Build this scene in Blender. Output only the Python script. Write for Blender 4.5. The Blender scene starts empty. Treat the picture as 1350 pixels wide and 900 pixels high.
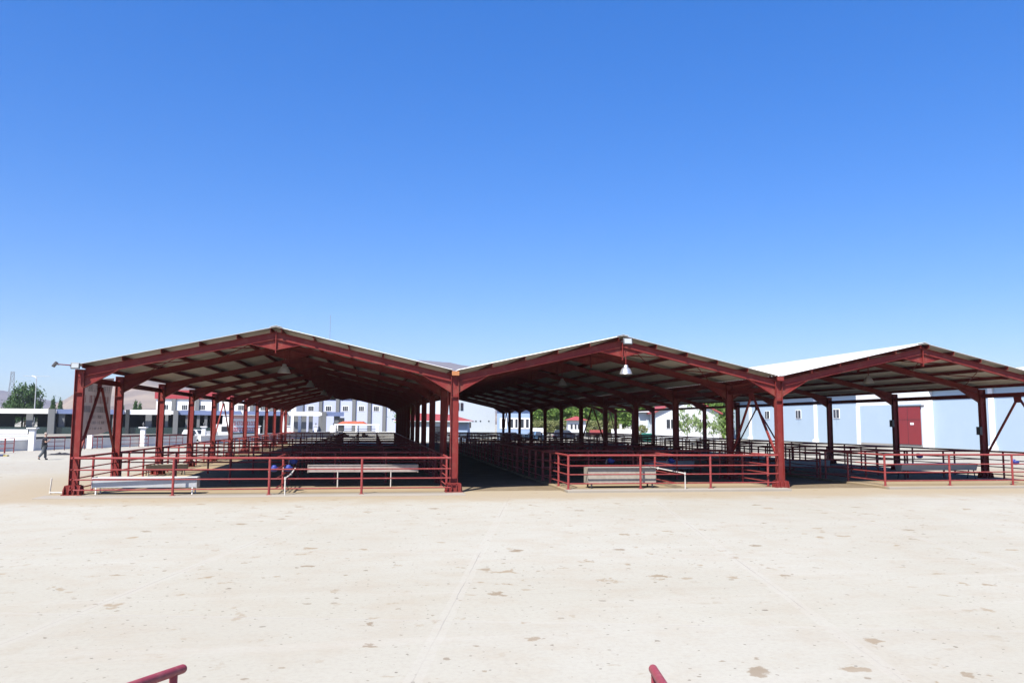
import bpy, bmesh, math, random
from mathutils import Vector, Matrix
random.seed(7)
R = math.radians
scene = bpy.context.scene
COL = scene.collection

# ------------------------------------------------------------------ camera
CAM = Vector((10.2692, -30.8029, 2.6532))
YAW, PITCH, ROLL, F = 0.1721, 0.1009, 0.0063, 1057.0
cam_data = bpy.data.cameras.new("camera")
cam_data.sensor_width = 36.0
cam_data.lens = F * 36.0 / 1350.0
cam_data.clip_end = 30000
cam_data.clip_start = 0.1
cam = bpy.data.objects.new("camera", cam_data)
COL.objects.link(cam)
rot = Matrix.Rotation(-YAW, 4, 'Z') @ Matrix.Rotation(math.pi / 2 + PITCH, 4, 'X') @ Matrix.Rotation(ROLL, 4, 'Z')
cam.matrix_world = Matrix.Translation(CAM) @ rot
scene.camera = cam

def at(u, D, z=0.0):
    """survey helper: bearing u (photo column) and distance D along the view give a place on the site"""
    lat = (u - 675.0) / F * D
    return Vector((CAM.x + lat * math.cos(YAW) + D * math.sin(YAW), CAM.y - lat * math.sin(YAW) + D * math.cos(YAW), z))

def hz(u, v, D):
    return CAM.z + (557.0 + 0.0063 * (u - 675) - v) * D / F

# ------------------------------------------------------------------ render / light
scene.render.engine = 'CYCLES'
cy = scene.cycles
cy.max_bounces = 5
cy.diffuse_bounces = 1
cy.glossy_bounces = 3
cy.transmission_bounces = 3
cy.volume_bounces = 0
cy.transparent_max_bounces = 8
cy.caustics_reflective = False
cy.caustics_refractive = False
cy.sample_clamp_indirect = 6.0
cy.use_denoising = True
try:
    cy.denoiser = 'OPENIMAGEDENOISE'
except Exception:
    pass
vs = scene.view_settings
vs.view_transform = 'Standard'
vs.look = 'None'
vs.gamma = 1.0
vs.use_curve_mapping = False
vs.exposure = 1.2

SUN_DIR = Vector((-0.44, -0.62, 1.0)).normalized()      # towards the sun
sun_el = math.asin(SUN_DIR.z)
sun_az = math.atan2(SUN_DIR.x, SUN_DIR.y)
world = bpy.data.worlds.new("World")
scene.world = world
world.use_nodes = True
nt = world.node_tree
bg = nt.nodes['Background']
sky = nt.nodes.new('ShaderNodeTexSky')
sky.sky_type = 'NISHITA'
sky.sun_disc = False
sky.sun_elevation = sun_el
sky.sun_rotation = sun_az % (2 * math.pi)
sky.altitude = 0.0
sky.air_density = 1.0
sky.dust_density = 1.0
sky.ozone_density = 10.0
hs = nt.nodes.new('ShaderNodeHueSaturation')
hs.inputs['Hue'].default_value = 0.5165
hs.inputs['Saturation'].default_value = 1.47
gm = nt.nodes.new('ShaderNodeGamma'); gm.inputs['Gamma'].default_value = 0.7
nt.links.new(sky.outputs[0], gm.inputs['Color']); nt.links.new(gm.outputs[0], hs.inputs['Color'])
nt.links.new(hs.outputs[0], bg.inputs[0])
bg.inputs[1].default_value = 0.139
sd = bpy.data.lights.new("sun", 'SUN')
sd.energy = 4.4
sd.angle = R(0.53)
sd.color = (1.0, 0.945, 0.86)
so = bpy.data.objects.new("sun", sd)
COL.objects.link(so)
so.rotation_euler = SUN_DIR.to_track_quat('Z', 'Y').to_euler()
so.location = (0, -40, 60)

# ------------------------------------------------------------------ materials
def nodes(m):
    return m.node_tree.nodes, m.node_tree.links

def mat(name, col, rough=0.6, var=0.12, scale=3.0, metal=0.0, spec=0.35, dirt=None, dirt_amt=0.0, dirt_scale=1.2, bump=0.0):
    """procedural paint / render / metal: base colour broken by noise, optional blotches of dirt"""
    m = bpy.data.materials.new(name)
    m.use_nodes = True
    N, L = nodes(m)
    b = N['Principled BSDF']
    b.inputs['Roughness'].default_value = rough
    b.inputs['Metallic'].default_value = metal
    b.inputs['Specular IOR Level'].default_value = spec
    tc = N.new('ShaderNodeTexCoord')
    nz = N.new('ShaderNodeTexNoise'); nz.inputs['Scale'].default_value = scale; nz.inputs['Detail'].default_value = 5
    L.new(tc.outputs['Object'], nz.inputs['Vector'])
    ramp = N.new('ShaderNodeMix'); ramp.data_type = 'RGBA'
    ramp.inputs[6].default_value = (*[c * (1 - var) for c in col], 1)
    ramp.inputs[7].default_value = (*[min(1, c * (1 + var)) for c in col], 1)
    L.new(nz.outputs['Fac'], ramp.inputs[0])
    out = ramp.outputs[2]
    if dirt:
        n2 = N.new('ShaderNodeTexNoise'); n2.inputs['Scale'].default_value = dirt_scale; n2.inputs['Detail'].default_value = 8; n2.inputs['Roughness'].default_value = 0.65
        L.new(tc.outputs['Object'], n2.inputs['Vector'])
        mr = N.new('ShaderNodeMapRange'); mr.inputs[1].default_value = 0.5; mr.inputs[2].default_value = 0.68; mr.inputs[4].default_value = dirt_amt
        L.new(n2.outputs['Fac'], mr.inputs[0])
        mx = N.new('ShaderNodeMix'); mx.data_type = 'RGBA'
        mx.inputs[7].default_value = (*dirt, 1)
        L.new(mr.outputs[0], mx.inputs[0]); L.new(out, mx.inputs[6])
        out = mx.outputs[2]
    L.new(out, b.inputs['Base Color'])
    if bump:
        bp = N.new('ShaderNodeBump'); bp.inputs['Strength'].default_value = bump; bp.inputs['Distance'].default_value = 0.02
        L.new(nz.outputs['Fac'], bp.inputs['Height']); L.new(bp.outputs[0], b.inputs['Normal'])
    return m

M = {}
M['red'] = mat('red_oxide_paint', (0.165, 0.0235, 0.0215), 0.55, 0.28, 1.6, spec=0.2, dirt=(0.21, 0.075, 0.055), dirt_amt=0.55, dirt_scale=2.2)
M['redrail'] = mat('red_rail_paint', (0.225, 0.037, 0.037), 0.5, 0.2, 6.0, spec=0.25, dirt=(0.30, 0.17, 0.14), dirt_amt=0.35, dirt_scale=5.0)
M['handrail'] = mat('dark_red_handrail_paint', (0.24, 0.040, 0.052), 0.5, 0.2, 9.0, spec=0.25, dirt=(0.42, 0.20, 0.16), dirt_amt=0.3, dirt_scale=8.0)
M['roof'] = mat('white_roof_sheet', (0.60, 0.60, 0.58), 0.5, 0.06, 1.2, dirt=(0.50, 0.47, 0.42), dirt_amt=0.35, dirt_scale=0.8)
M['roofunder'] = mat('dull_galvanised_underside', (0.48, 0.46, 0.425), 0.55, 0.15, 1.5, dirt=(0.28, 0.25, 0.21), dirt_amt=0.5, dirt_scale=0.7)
M['rust'] = mat('rusty_orange_steel', (0.36, 0.15, 0.06), 0.7, 0.3, 8.0)
M['galv'] = mat('galvanised_steel', (0.40, 0.415, 0.43), 0.45, 0.15, 5.0, metal=0.25, dirt=(0.33, 0.29, 0.24), dirt_amt=0.55, dirt_scale=2.5)
M['alu'] = mat('spun_aluminium', (0.52, 0.53, 0.55), 0.35, 0.06, 5.0, metal=0.75)
M['trough'] = mat('weathered_trough_boards', (0.29, 0.26, 0.22), 0.8, 0.25, 7.0, dirt=(0.22, 0.18, 0.13), dirt_amt=0.6, dirt_scale=3.0)
M['plank'] = mat('grey_pinkish_board', (0.31, 0.27, 0.25), 0.8, 0.2, 9.0, dirt=(0.2, 0.15, 0.12), dirt_amt=0.4, dirt_scale=4)
M['dark'] = mat('dark_metal', (0.03, 0.03, 0.033), 0.5, 0.2, 4.0)
M['blue'] = mat('blue_plastic', (0.03, 0.05, 0.24), 0.4, 0.15, 6.0)
M['white'] = mat('white_paint', (0.78, 0.78, 0.77), 0.55, 0.05, 3.0, dirt=(0.55, 0.5, 0.42), dirt_amt=0.25, dirt_scale=3.0)
M['pipe'] = mat('white_plastic_pipe', (0.50, 0.48, 0.45), 0.45, 0.06, 8.0, dirt=(0.5, 0.42, 0.32), dirt_amt=0.4, dirt_scale=8.0)
M['glasslamp'] = mat('floodlight_glass', (0.36, 0.39, 0.40), 0.15, 0.05, 5.0, spec=0.6)
M['lampbody'] = mat('floodlight_casing', (0.09, 0.09, 0.095), 0.45, 0.1, 5.0, metal=0.3)
M['conc'] = mat('pale_concrete', (0.30, 0.285, 0.26), 0.85, 0.12, 2.0)
M['wallgrey'] = mat('blue_grey_rendered_wall', (0.74, 0.73, 0.68), 0.8, 0.1, 1.0, dirt=(0.5, 0.5, 0.47), dirt_amt=0.4, dirt_scale=0.7)
M['hallwhite'] = mat('white_fascia', (0.76, 0.77, 0.78), 0.6, 0.04, 1.0)
M['hallshade'] = mat('shade_blue_fascia', (0.13, 0.17, 0.30), 0.6, 0.06, 1.0)  # shade on the recessed fascia lengths, put into the colour
M['hallgrey'] = mat('grey_pillar_render', (0.13, 0.135, 0.14), 0.75, 0.1, 1.5)
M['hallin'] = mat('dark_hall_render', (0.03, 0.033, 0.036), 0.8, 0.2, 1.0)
M['lav'] = mat('lavender_white_render', (0.38, 0.42, 0.57), 0.75, 0.05, 0.6)
M['palewall'] = mat('pale_ice_blue_render', (0.375, 0.48, 0.575), 0.8, 0.03, 0.4, dirt=(0.41, 0.51, 0.62), dirt_amt=0.5, dirt_scale=0.3)
M['annexblue'] = mat('light_blue_render', (0.26, 0.35, 0.50), 0.8, 0.05, 0.6)
M['ice'] = mat('near_white_blue_render', (0.52, 0.58, 0.62), 0.8, 0.03, 0.5)
M['housewhite'] = mat('white_house_render', (0.56, 0.58, 0.60), 0.8, 0.04, 0.8)
M['tile'] = mat('red_roof_tile', (0.27, 0.055, 0.055), 0.7, 0.2, 4.0)
M['redband'] = mat('red_parapet_paint', (0.28, 0.035, 0.045), 0.6, 0.06, 1.0)
M['door'] = mat('red_sheet_door', (0.22, 0.024, 0.028), 0.45, 0.08, 2.0)
M['window'] = mat('dark_window_glass', (0.035, 0.04, 0.05), 0.12, 0.2, 2.0, spec=0.6)
M['hill'] = None
M['carblack'] = mat('dark_blue_car_paint', (0.02, 0.025, 0.045), 0.22, 0.1, 2.0, spec=0.6)
M['carblue'] = mat('steel_blue_car_paint', (0.08, 0.16, 0.28), 0.25, 0.1, 2.0, spec=0.6)
M['carwhite'] = mat('white_car_paint', (0.72, 0.72, 0.70), 0.25, 0.05, 2.0, spec=0.6)
M['rubber'] = mat('black_rubber', (0.02, 0.02, 0.02), 0.8, 0.2, 6.0)
M['bin'] = mat('green_plastic', (0.02, 0.16, 0.12), 0.45, 0.1, 3.0)
M['tarp'] = mat('orange_red_tarpaulin', (0.36, 0.09, 0.05), 0.7, 0.25, 2.0)
M['bark'] = mat('bark', (0.14, 0.10, 0.07), 0.9, 0.3, 6.0)
M['skin'] = mat('skin', (0.45, 0.28, 0.21), 0.5, 0.08, 12.0)
M['shirt'] = mat('black_cotton', (0.018, 0.018, 0.024), 0.9, 0.2, 14.0)
M['jeans'] = mat('grey_denim', (0.075, 0.085, 0.095), 0.9, 0.2, 14.0)
M['hair'] = mat('grey_hair', (0.30, 0.25, 0.22), 0.8, 0.2, 30.0)
M['text_red'] = mat('red_lettering', (0.50, 0.05, 0.06), 0.7, 0.1, 3.0)
M['text_dark'] = mat('dark_lettering', (0.07, 0.07, 0.10), 0.7, 0.1, 3.0)
M['glassgreen'] = mat('green_tinted_glass', (0.015, 0.032, 0.032), 0.15, 0.1, 2.0, spec=0.6)
M['steelgrey'] = mat('grey_lattice_steel', (0.25, 0.27, 0.29), 0.6, 0.1, 2.0, metal=0.3)
M['yellow'] = mat('yellow_paint', (0.35, 0.29, 0.10), 0.6, 0.1, 4.0)

def leafmat(name, a, b):
    m = bpy.data.materials.new(name); m.use_nodes = True
    N, L = nodes(m)
    p = N['Principled BSDF']
    p.inputs['Roughness'].default_value = 0.6
    p.inputs['Specular IOR Level'].default_value = 0.25
    g = N.new('ShaderNodeNewGeometry')
    mx = N.new('ShaderNodeMix'); mx.data_type = 'RGBA'
    mx.inputs[6].default_value = (*a, 1); mx.inputs[7].default_value = (*b, 1)
    L.new(g.outputs['Random Per Island'], mx.inputs[0])
    L.new(mx.outputs[2], p.inputs['Base Color'])
    tr = N.new('ShaderNodeBsdfTranslucent')
    L.new(mx.outputs[2], tr.inputs['Color'])
    ms = N.new('ShaderNodeMixShader'); ms.inputs[0].default_value = 0.3
    L.new(p.outputs[0], ms.inputs[1]); L.new(tr.outputs[0], ms.inputs[2])
    L.new(ms.outputs[0], N['Material Output'].inputs['Surface'])
    return m
M['leaf_green'] = leafmat('fresh_green_leaves', (0.065, 0.14, 0.022), (0.19, 0.29, 0.065))
M['leaf_dark'] = leafmat('dark_green_leaves', (0.028, 0.066, 0.022), (0.085, 0.15, 0.05))
M['leaf_willow'] = leafmat('pale_willow_leaves', (0.15, 0.24, 0.07), (0.30, 0.38, 0.17))
M['leaf_dry'] = leafmat('dry_yellow_green_leaves', (0.16, 0.20, 0.07), (0.28, 0.28, 0.12))

def banner_mat():
    m = bpy.data.materials.new('grey_pink_banner_fabric'); m.use_nodes = True
    N, L = nodes(m)
    p = N['Principled BSDF']; p.inputs['Roughness'].default_value = 0.8
    tc = N.new('ShaderNodeTexCoord'); nz = N.new('ShaderNodeTexNoise'); nz.inputs['Scale'].default_value = 2.0; nz.inputs['Detail'].default_value = 4
    L.new(tc.outputs['Object'], nz.inputs['Vector'])
    mx = N.new('ShaderNodeMix'); mx.data_type = 'RGBA'
    mx.inputs[6].default_value = (0.44, 0.39, 0.39, 1); mx.inputs[7].default_value = (0.52, 0.47, 0.47, 1)
    L.new(nz.outputs['Fac'], mx.inputs[0]); L.new(mx.outputs[2], p.inputs['Base Color'])
    tr = N.new('ShaderNodeBsdfTranslucent'); L.new(mx.outputs[2], tr.inputs['Color'])
    ms = N.new('ShaderNodeMixShader'); ms.inputs[0].default_value = 0.6
    L.new(p.outputs[0], ms.inputs[1]); L.new(tr.outputs[0], ms.inputs[2])
    L.new(ms.outputs[0], N['Material Output'].inputs['Surface'])
    return m
M['banner'] = banner_mat()

def math_node(N, L, op, a, b=None, c=None):
    n = N.new('ShaderNodeMath'); n.operation = op
    for i, x in enumerate((a, b, c)):
        if x is None: continue
        if isinstance(x, (int, float)): n.inputs[i].default_value = x
        else: L.new(x, n.inputs[i])
    return n.outputs[0]

def mixc(N, L, fac, a, b):
    n = N.new('ShaderNodeMix'); n.data_type = 'RGBA'
    if isinstance(fac, (int, float)): n.inputs[0].default_value = fac
    else: L.new(fac, n.inputs[0])
    for k, x in ((6, a), (7, b)):
        if isinstance(x, tuple): n.inputs[k].default_value = (*x, 1)
        else: L.new(x, n.inputs[k])
    return n.outputs[2]

def noise(N, L, vec, scale, detail=5, rough=0.55, dist=0.0):
    n = N.new('ShaderNodeTexNoise'); n.inputs['Scale'].default_value = scale; n.inputs['Detail'].default_value = detail
    n.inputs['Roughness'].default_value = rough; n.inputs['Distortion'].default_value = dist
    L.new(vec, n.inputs['Vector'])
    return n.outputs['Fac']

def rng(N, L, x, a, b, c=0.0, d=1.0):
    n = N.new('ShaderNodeMapRange'); n.interpolation_type = 'SMOOTHSTEP'
    L.new(x, n.inputs[0])
    for i, v in zip((1, 2, 3, 4), (a, b, c, d)): n.inputs[i].default_value = v
    return n.outputs[0]

def ground_mat(name, base_a, base_b, yard=True, dirt_amt=1.0):
    m = bpy.data.materials.new(name); m.use_nodes = True
    N, L = nodes(m)
    p = N['Principled BSDF']; p.inputs['Roughness'].default_value = 0.9; p.inputs['Specular IOR Level'].default_value = 0.2
    tc = N.new('ShaderNodeTexCoord')
    P = tc.outputs['Object']
    big = noise(N, L, P, 0.09, 4)
    c = mixc(N, L, rng(N, L, big, 0.35, 0.65), base_a, base_b)
    mid = noise(N, L, P, 0.9, 8, 0.7)
    c = mixc(N, L, rng(N, L, mid, 0.42, 0.72, 0.0, 0.42), c, (0.295, 0.25, 0.185))
    fine = noise(N, L, P, 14.0, 6, 0.7)
    c = mixc(N, L, rng(N, L, fine, 0.4, 0.75, 0.0, 0.30), c, (0.22, 0.195, 0.165))
    # dung and mud: ragged droppings gathered in patches, a few dried smears, many small flecks
    gather = rng(N, L, noise(N, L, P, 0.16, 4, 0.6), 0.40, 0.62)
    s1 = rng(N, L, noise(N, L, P, 1.7, 6, 0.62, 0.3), 0.615, 0.665)
    s1 = math_node(N, L, 'MULTIPLY', s1, gather)
    c = mixc(N, L, math_node(N, L, 'MULTIPLY', s1, 0.75 * dirt_amt), c, (0.215, 0.158, 0.092))
    wn = N.new('ShaderNodeTexNoise'); wn.inputs['Scale'].default_value = 5.0; wn.inputs['Detail'].default_value = 4
    L.new(P, wn.inputs['Vector'])
    def blots(scale, warp_amt, thr, r0, r1, edge, rag):
        w_ = N.new('ShaderNodeVectorMath'); w_.operation = 'MULTIPLY_ADD'
        L.new(wn.outputs['Color'], w_.inputs[0]); w_.inputs[1].default_value = (warp_amt, warp_amt, 0.0); L.new(P, w_.inputs[2])
        v = N.new('ShaderNodeTexVoronoi'); v.inputs['Scale'].default_value = scale; v.voronoi_dimensions = '2D'
        L.new(w_.outputs[0], v.inputs['Vector'])
        sp_ = N.new('ShaderNodeSeparateColor'); L.new(v.outputs['Color'], sp_.inputs[0])
        r_ = math_node(N, L, 'MULTIPLY_ADD', sp_.outputs[1], r1 - r0, r0)
        d_ = math_node(N, L, 'ADD', math_node(N, L, 'SUBTRACT', r_, v.outputs['Distance']), math_node(N, L, 'MULTIPLY', math_node(N, L, 'SUBTRACT', noise(N, L, P, scale * 7, 4, 0.7), 0.5), rag))
        t_ = math_node(N, L, 'SUBTRACT', thr, math_node(N, L, 'MULTIPLY', gather, 0.16))
        return math_node(N, L, 'MULTIPLY', rng(N, L, d_, 0.0, edge), math_node(N, L, 'GREATER_THAN', sp_.outputs[0], t_)), sp_.outputs[2]
    k1, r1_ = blots(0.95, 0.45, 0.87, 0.02, 0.17, 0.05, 0.24)
    c = mixc(N, L, math_node(N, L, 'MULTIPLY', k1, 0.78 * dirt_amt), c, mixc(N, L, r1_, (0.165, 0.122, 0.075), (0.245, 0.185, 0.112)))
    k2, r2_ = blots(2.3, 0.20, 0.82, 0.02, 0.12, 0.04, 0.12)
    c = mixc(N, L, math_node(N, L, 'MULTIPLY', k2, 0.75 * dirt_amt), c, mixc(N, L, r2_, (0.10, 0.08, 0.06), (0.21, 0.165, 0.11)))
    k3, r3_ = blots(6.0, 0.08, 0.80, 0.03, 0.14, 0.04, 0.10)
    c = mixc(N, L, math_node(N, L, 'MULTIPLY', k3, 0.8 * dirt_amt), c, mixc(N, L, r3_, (0.085, 0.07, 0.055), (0.22, 0.19, 0.15)))
    ms2 = N.new('ShaderNodeMapping'); ms2.inputs['Rotation'].default_value = (0, 0, R(-62)); ms2.inputs['Scale'].default_value = (0.10, 1.7, 1.0)
    L.new(P, ms2.inputs['Vector'])
    strk = noise(N, L, ms2.outputs[0], 1.0, 6, 0.65)
    c = mixc(N, L, rng(N, L, strk, 0.52, 0.74, 0.0, 0.18), c, (0.26, 0.225, 0.175))
    c = mixc(N, L, rng(N, L, strk, 0.46, 0.30, 0.0, 0.15), c, (0.42, 0.405, 0.37))
    bump_h = fine
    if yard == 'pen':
        # roof shade painted into dark pen middles, sun into the left strip; dried dirt in front, bare grey concrete on the front sill
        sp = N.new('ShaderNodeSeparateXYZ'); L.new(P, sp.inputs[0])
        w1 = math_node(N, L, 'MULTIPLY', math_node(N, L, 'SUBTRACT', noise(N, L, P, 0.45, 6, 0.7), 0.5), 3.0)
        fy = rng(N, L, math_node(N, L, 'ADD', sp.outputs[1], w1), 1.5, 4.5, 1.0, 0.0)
        fx = rng(N, L, math_node(N, L, 'ADD', sp.outputs[0], w1), 2.0, 4.2, 1.0, 0.0)  # pale strip painted where the sun reaches under the left eave
        mud_and_sun = math_node(N, L, 'MAXIMUM', fy, fx)
        c = mixc(N, L, math_node(N, L, 'MULTIPLY', mud_and_sun, 0.9), c, mixc(N, L, mid, (0.25, 0.185, 0.10), (0.31, 0.255, 0.175)))
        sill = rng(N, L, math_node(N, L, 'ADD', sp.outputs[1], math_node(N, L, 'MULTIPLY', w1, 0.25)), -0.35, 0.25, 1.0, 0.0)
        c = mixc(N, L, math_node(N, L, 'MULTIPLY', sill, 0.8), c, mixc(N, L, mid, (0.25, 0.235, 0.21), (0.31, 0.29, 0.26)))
    elif yard:
        # casting joints of the yard slabs, 14 degrees off the shed, and dirt washed out of the pens along the front
        mp = N.new('ShaderNodeMapping'); mp.inputs['Rotation'].default_value = (0, 0, R(12.5))
        L.new(P, mp.inputs['Vector'])
        sx = N.new('ShaderNodeSeparateXYZ'); L.new(mp.outputs[0], sx.inputs[0])
        wob = math_node(N, L, 'MULTIPLY', math_node(N, L, 'SUBTRACT', noise(N, L, P, 1.5, 4), 0.5), 0.05)
        def joint(o, step, w):
            f = math_node(N, L, 'PINGPONG', math_node(N, L, 'ADD', o, wob), step / 2)
            return math_node(N, L, 'LESS_THAN', f, w)
        j = math_node(N, L, 'MAXIMUM', joint(sx.outputs[0], 5.1, 0.008), joint(sx.outputs[1], 5.6, 0.005))
        c = mixc(N, L, math_node(N, L, 'MULTIPLY', j, math_node(N, L, 'MULTIPLY', rng(N, L, noise(N, L, P, 0.35, 3), 0.38, 0.58), 0.85)), c, (0.20, 0.185, 0.165))
        jl = math_node(N, L, 'MAXIMUM', joint(sx.outputs[0], 5.1, 0.10), joint(sx.outputs[1], 5.6, 0.05))
        c = mixc(N, L, math_node(N, L, 'MULTIPLY', jl, math_node(N, L, 'MULTIPLY', mid, 0.30)), c, (0.39, 0.375, 0.34))
        # lighter and greyer casting strips
        fl = math_node(N, L, 'FLOOR', math_node(N, L, 'DIVIDE', sx.outputs[1], 5.6))
        wn2 = N.new('ShaderNodeTexWhiteNoise'); wn2.noise_dimensions = '1D'; L.new(fl, wn2.inputs['W'])
        c = mixc(N, L, math_node(N, L, 'MULTIPLY', wn2.outputs['Value'], 0.25), c, (0.285, 0.265, 0.24))
        sp = N.new('ShaderNodeSeparateXYZ'); L.new(P, sp.inputs[0])
        yy = math_node(N, L, 'ADD', sp.outputs[1], math_node(N, L, 'MULTIPLY', math_node(N, L, 'SUBTRACT', noise(N, L, P, 0.38, 7, 0.72), 0.5), 5.0))
        band = math_node(N, L, 'MULTIPLY', rng(N, L, yy, -4.6, -1.6), rng(N, L, yy, 8.0, 20.0, 1.0, 0.0))
        bx = math_node(N, L, 'MULTIPLY', rng(N, L, sp.outputs[0], -9.0, -1.0), rng(N, L, sp.outputs[0], 46.0, 60.0, 1.0, 0.0))
        band = math_node(N, L, 'MULTIPLY', band, bx)
        c = mixc(N, L, math_node(N, L, 'MULTIPLY', band, 0.72), c, mixc(N, L, mid, (0.255, 0.19, 0.105), (0.30, 0.25, 0.175)))
    L.new(c, p.inputs['Base Color'])
    bp = N.new('ShaderNodeBump'); bp.inputs['Strength'].default_value = 0.25; bp.inputs['Distance'].default_value = 0.01
    L.new(bump_h, bp.inputs['Height']); L.new(bp.outputs[0], p.inputs['Normal'])
    return m
M['yard'] = ground_mat('dusty_pale_concrete_yard', (0.320, 0.306, 0.252), (0.348, 0.338, 0.288))
M['penfloor'] = ground_mat('soiled_shade_toned_pen_concrete', (0.130, 0.090, 0.047), (0.170, 0.125, 0.072), yard='pen', dirt_amt=0.9)  # dark base carries the roof shade as well as real soiling
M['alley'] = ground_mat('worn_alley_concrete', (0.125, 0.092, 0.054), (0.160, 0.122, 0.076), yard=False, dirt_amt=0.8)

def hill_mat(name, a, b, sc):
    m = bpy.data.materials.new(name); m.use_nodes = True
    N, L = nodes(m)
    p = N['Principled BSDF']; p.inputs['Roughness'].default_value = 0.95; p.inputs['Specular IOR Level'].default_value = 0.1
    tc = N.new('ShaderNodeTexCoord'); P = tc.outputs['Object']
    c = mixc(N, L, rng(N, L, noise(N, L, P, sc, 8, 0.65), 0.35, 0.68), a, b)
    c = mixc(N, L, rng(N, L, noise(N, L, P, sc * 7, 6, 0.7), 0.55, 0.75, 0, 0.5), c, tuple(x * 0.55 for x in a))
    L.new(c, p.inputs['Base Color'])
    return m
M['hill'] = hill_mat('dry_rocky_slope', (0.105, 0.088, 0.085), (0.27, 0.215, 0.165), 0.0045)
M['mount'] = hill_mat('far_dry_mountain', (0.10, 0.088, 0.10), (0.155, 0.135, 0.14), 0.002)

# ------------------------------------------------------------------ mesh helpers
class MB:
    def __init__(s): s.v = []; s.f = []; s.sm = False
    def add(s, vs_, fs):
        o = len(s.v); s.v += [tuple(x) for x in vs_]; s.f += [tuple(i + o for i in f) for f in fs]; return s
    def box(s, x0, x1, y0, y1, z0, z1):
        return s.add([(x0, y0, z0), (x1, y0, z0), (x1, y1, z0), (x0, y1, z0), (x0, y0, z1), (x1, y0, z1), (x1, y1, z1), (x0, y1, z1)],
                     [(0, 3, 2, 1), (4, 5, 6, 7), (0, 1, 5, 4), (1, 2, 6, 5), (2, 3, 7, 6), (3, 0, 4, 7)])
    def bar(s, p, q, w, t, up=(0, 0, 1)):
        """box from p to q, w across, t along up"""
        p, q = Vector(p), Vector(q); d = (q - p).normalized(); up = Vector(up)
        side = d.cross(up).normalized(); n = side.cross(d).normalized()
        a, b = side * (w / 2), n * (t / 2)
        return s.add([p - a - b, p + a - b, p + a + b, p - a + b, q - a - b, q + a - b, q + a + b, q - a + b],
                     [(0, 3, 2, 1), (4, 5, 6, 7), (0, 1, 5, 4), (1, 2, 6, 5), (2, 3, 7, 6), (3, 0, 4, 7)])
    def tube(s, pts, r, n=8, caps=True):
        pts = [Vector(p) for p in pts]; rings = []
        rr = r if isinstance(r, (list, tuple)) else [r] * len(pts)
        prev = None
        for i, p in enumerate(pts):
            d = (pts[min(i + 1, len(pts) - 1)] - pts[max(i - 1, 0)]).normalized()
            a = d.orthogonal().normalized() if prev is None else (prev - d * prev.dot(d)).normalized()
            prev = a; b = d.cross(a)
            rings.append([p + (a * math.cos(2 * math.pi * k / n) + b * math.sin(2 * math.pi * k / n)) * rr[i] for k in range(n)])
        vs_ = [v for ring in rings for v in ring]; fs = []
        for i in range(len(pts) - 1):
            for k in range(n):
                fs.append((i * n + k, i * n + (k + 1) % n, (i + 1) * n + (k + 1) % n, (i + 1) * n + k))
        if caps:
            fs.append(tuple(range(n))[::-1]); fs.append(tuple((len(pts) - 1) * n + k for k in range(n)))
        return s.add(vs_, fs)
    def lathe(s, prof, n=16, c=(0, 0, 0)):
        vs_ = []; fs = []
        for r, z in prof:
            for k in range(n):
                a = 2 * math.pi * k / n
                vs_.append((c[0] + r * math.cos(a), c[1] + r * math.sin(a), c[2] + z))
        for i in range(len(prof) - 1):
            for k in range(n):
                fs.append((i * n + k, i * n + (k + 1) % n, (i + 1) * n + (k + 1) % n, (i + 1) * n + k))
        return s.add(vs_, fs)
    def prism(s, poly, axis, a, b):
        """polygon (2-D) extruded along axis 'x','y','z' between a and b"""
        def P(u, v, w):
            return {'y': (u, w, v), 'x': (w, u, v), 'z': (u, v, w)}[axis]
        n = len(poly)
        vs_ = [P(u, v, a) for u, v in poly] + [P(u, v, b) for u, v in poly]
        fs = [tuple(range(n)), tuple(range(n, 2 * n))[::-1]] + [(i, i + n, (i + 1) % n + n, (i + 1) % n) for i in range(n)]
        return s.add(vs_, fs)
    def mesh(s, name):
        me = bpy.data.meshes.new(name); me.from_pydata(s.v, [], s.f); me.validate(); me.update()
        bm = bmesh.new(); bm.from_mesh(me); bmesh.ops.recalc_face_normals(bm, faces=bm.faces); bm.to_mesh(me); bm.free()
        return me

def obj(name, mb, m, parent=None, loc=None, smooth=False, bevel=0.0):
    me = mb.mesh(name) if isinstance(mb, MB) else mb
    if m is not None and not me.materials: me.materials.append(m)
    o = bpy.data.objects.new(name, me); COL.objects.link(o)
    if parent: o.parent = parent
    if loc is not None: o.location = loc
    if smooth:
        for p in me.polygons: p.use_smooth = True
    if bevel:
        b = o.modifiers.new('bevel', 'BEVEL'); b.width = bevel; b.segments = 2; b.limit_method = 'ANGLE'
    return o
def tag(o, label=None, cat=None, group=None, kind=None):
    if label: o['label'] = label
    if cat: o['category'] = cat
    if group: o['group'] = group
    if kind: o['kind'] = kind
    return o
def thing(name, label, cat, loc=(0, 0, 0), rz=0.0, group=None):
    o = bpy.data.objects.new(name, None); COL.objects.link(o)
    o.empty_display_size = 0.3
    o.location = loc; o.rotation_euler = (0, 0, rz)
    return tag(o, label, cat, group)
def copy_tree(o, parent=None):
    c = o.copy(); COL.objects.link(c)
    if parent: c.parent = parent
    for ch in o.children: copy_tree(ch, c)
    return c
def frame2(A, B):
    """origin and heading of a straight run from A to B"""
    d = B - A
    return A, math.atan2(d.y, d.x), d.length

# ------------------------------------------------------------------ ground, slabs, hills
g = MB(); S = 14000
g.add([(-S, -S, 0), (S, -S, 0), (S, S, 0), (-S, S, 0)], [(0, 1, 2, 3)])
tag(obj('ground', g, M['yard']), kind='structure')

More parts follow.
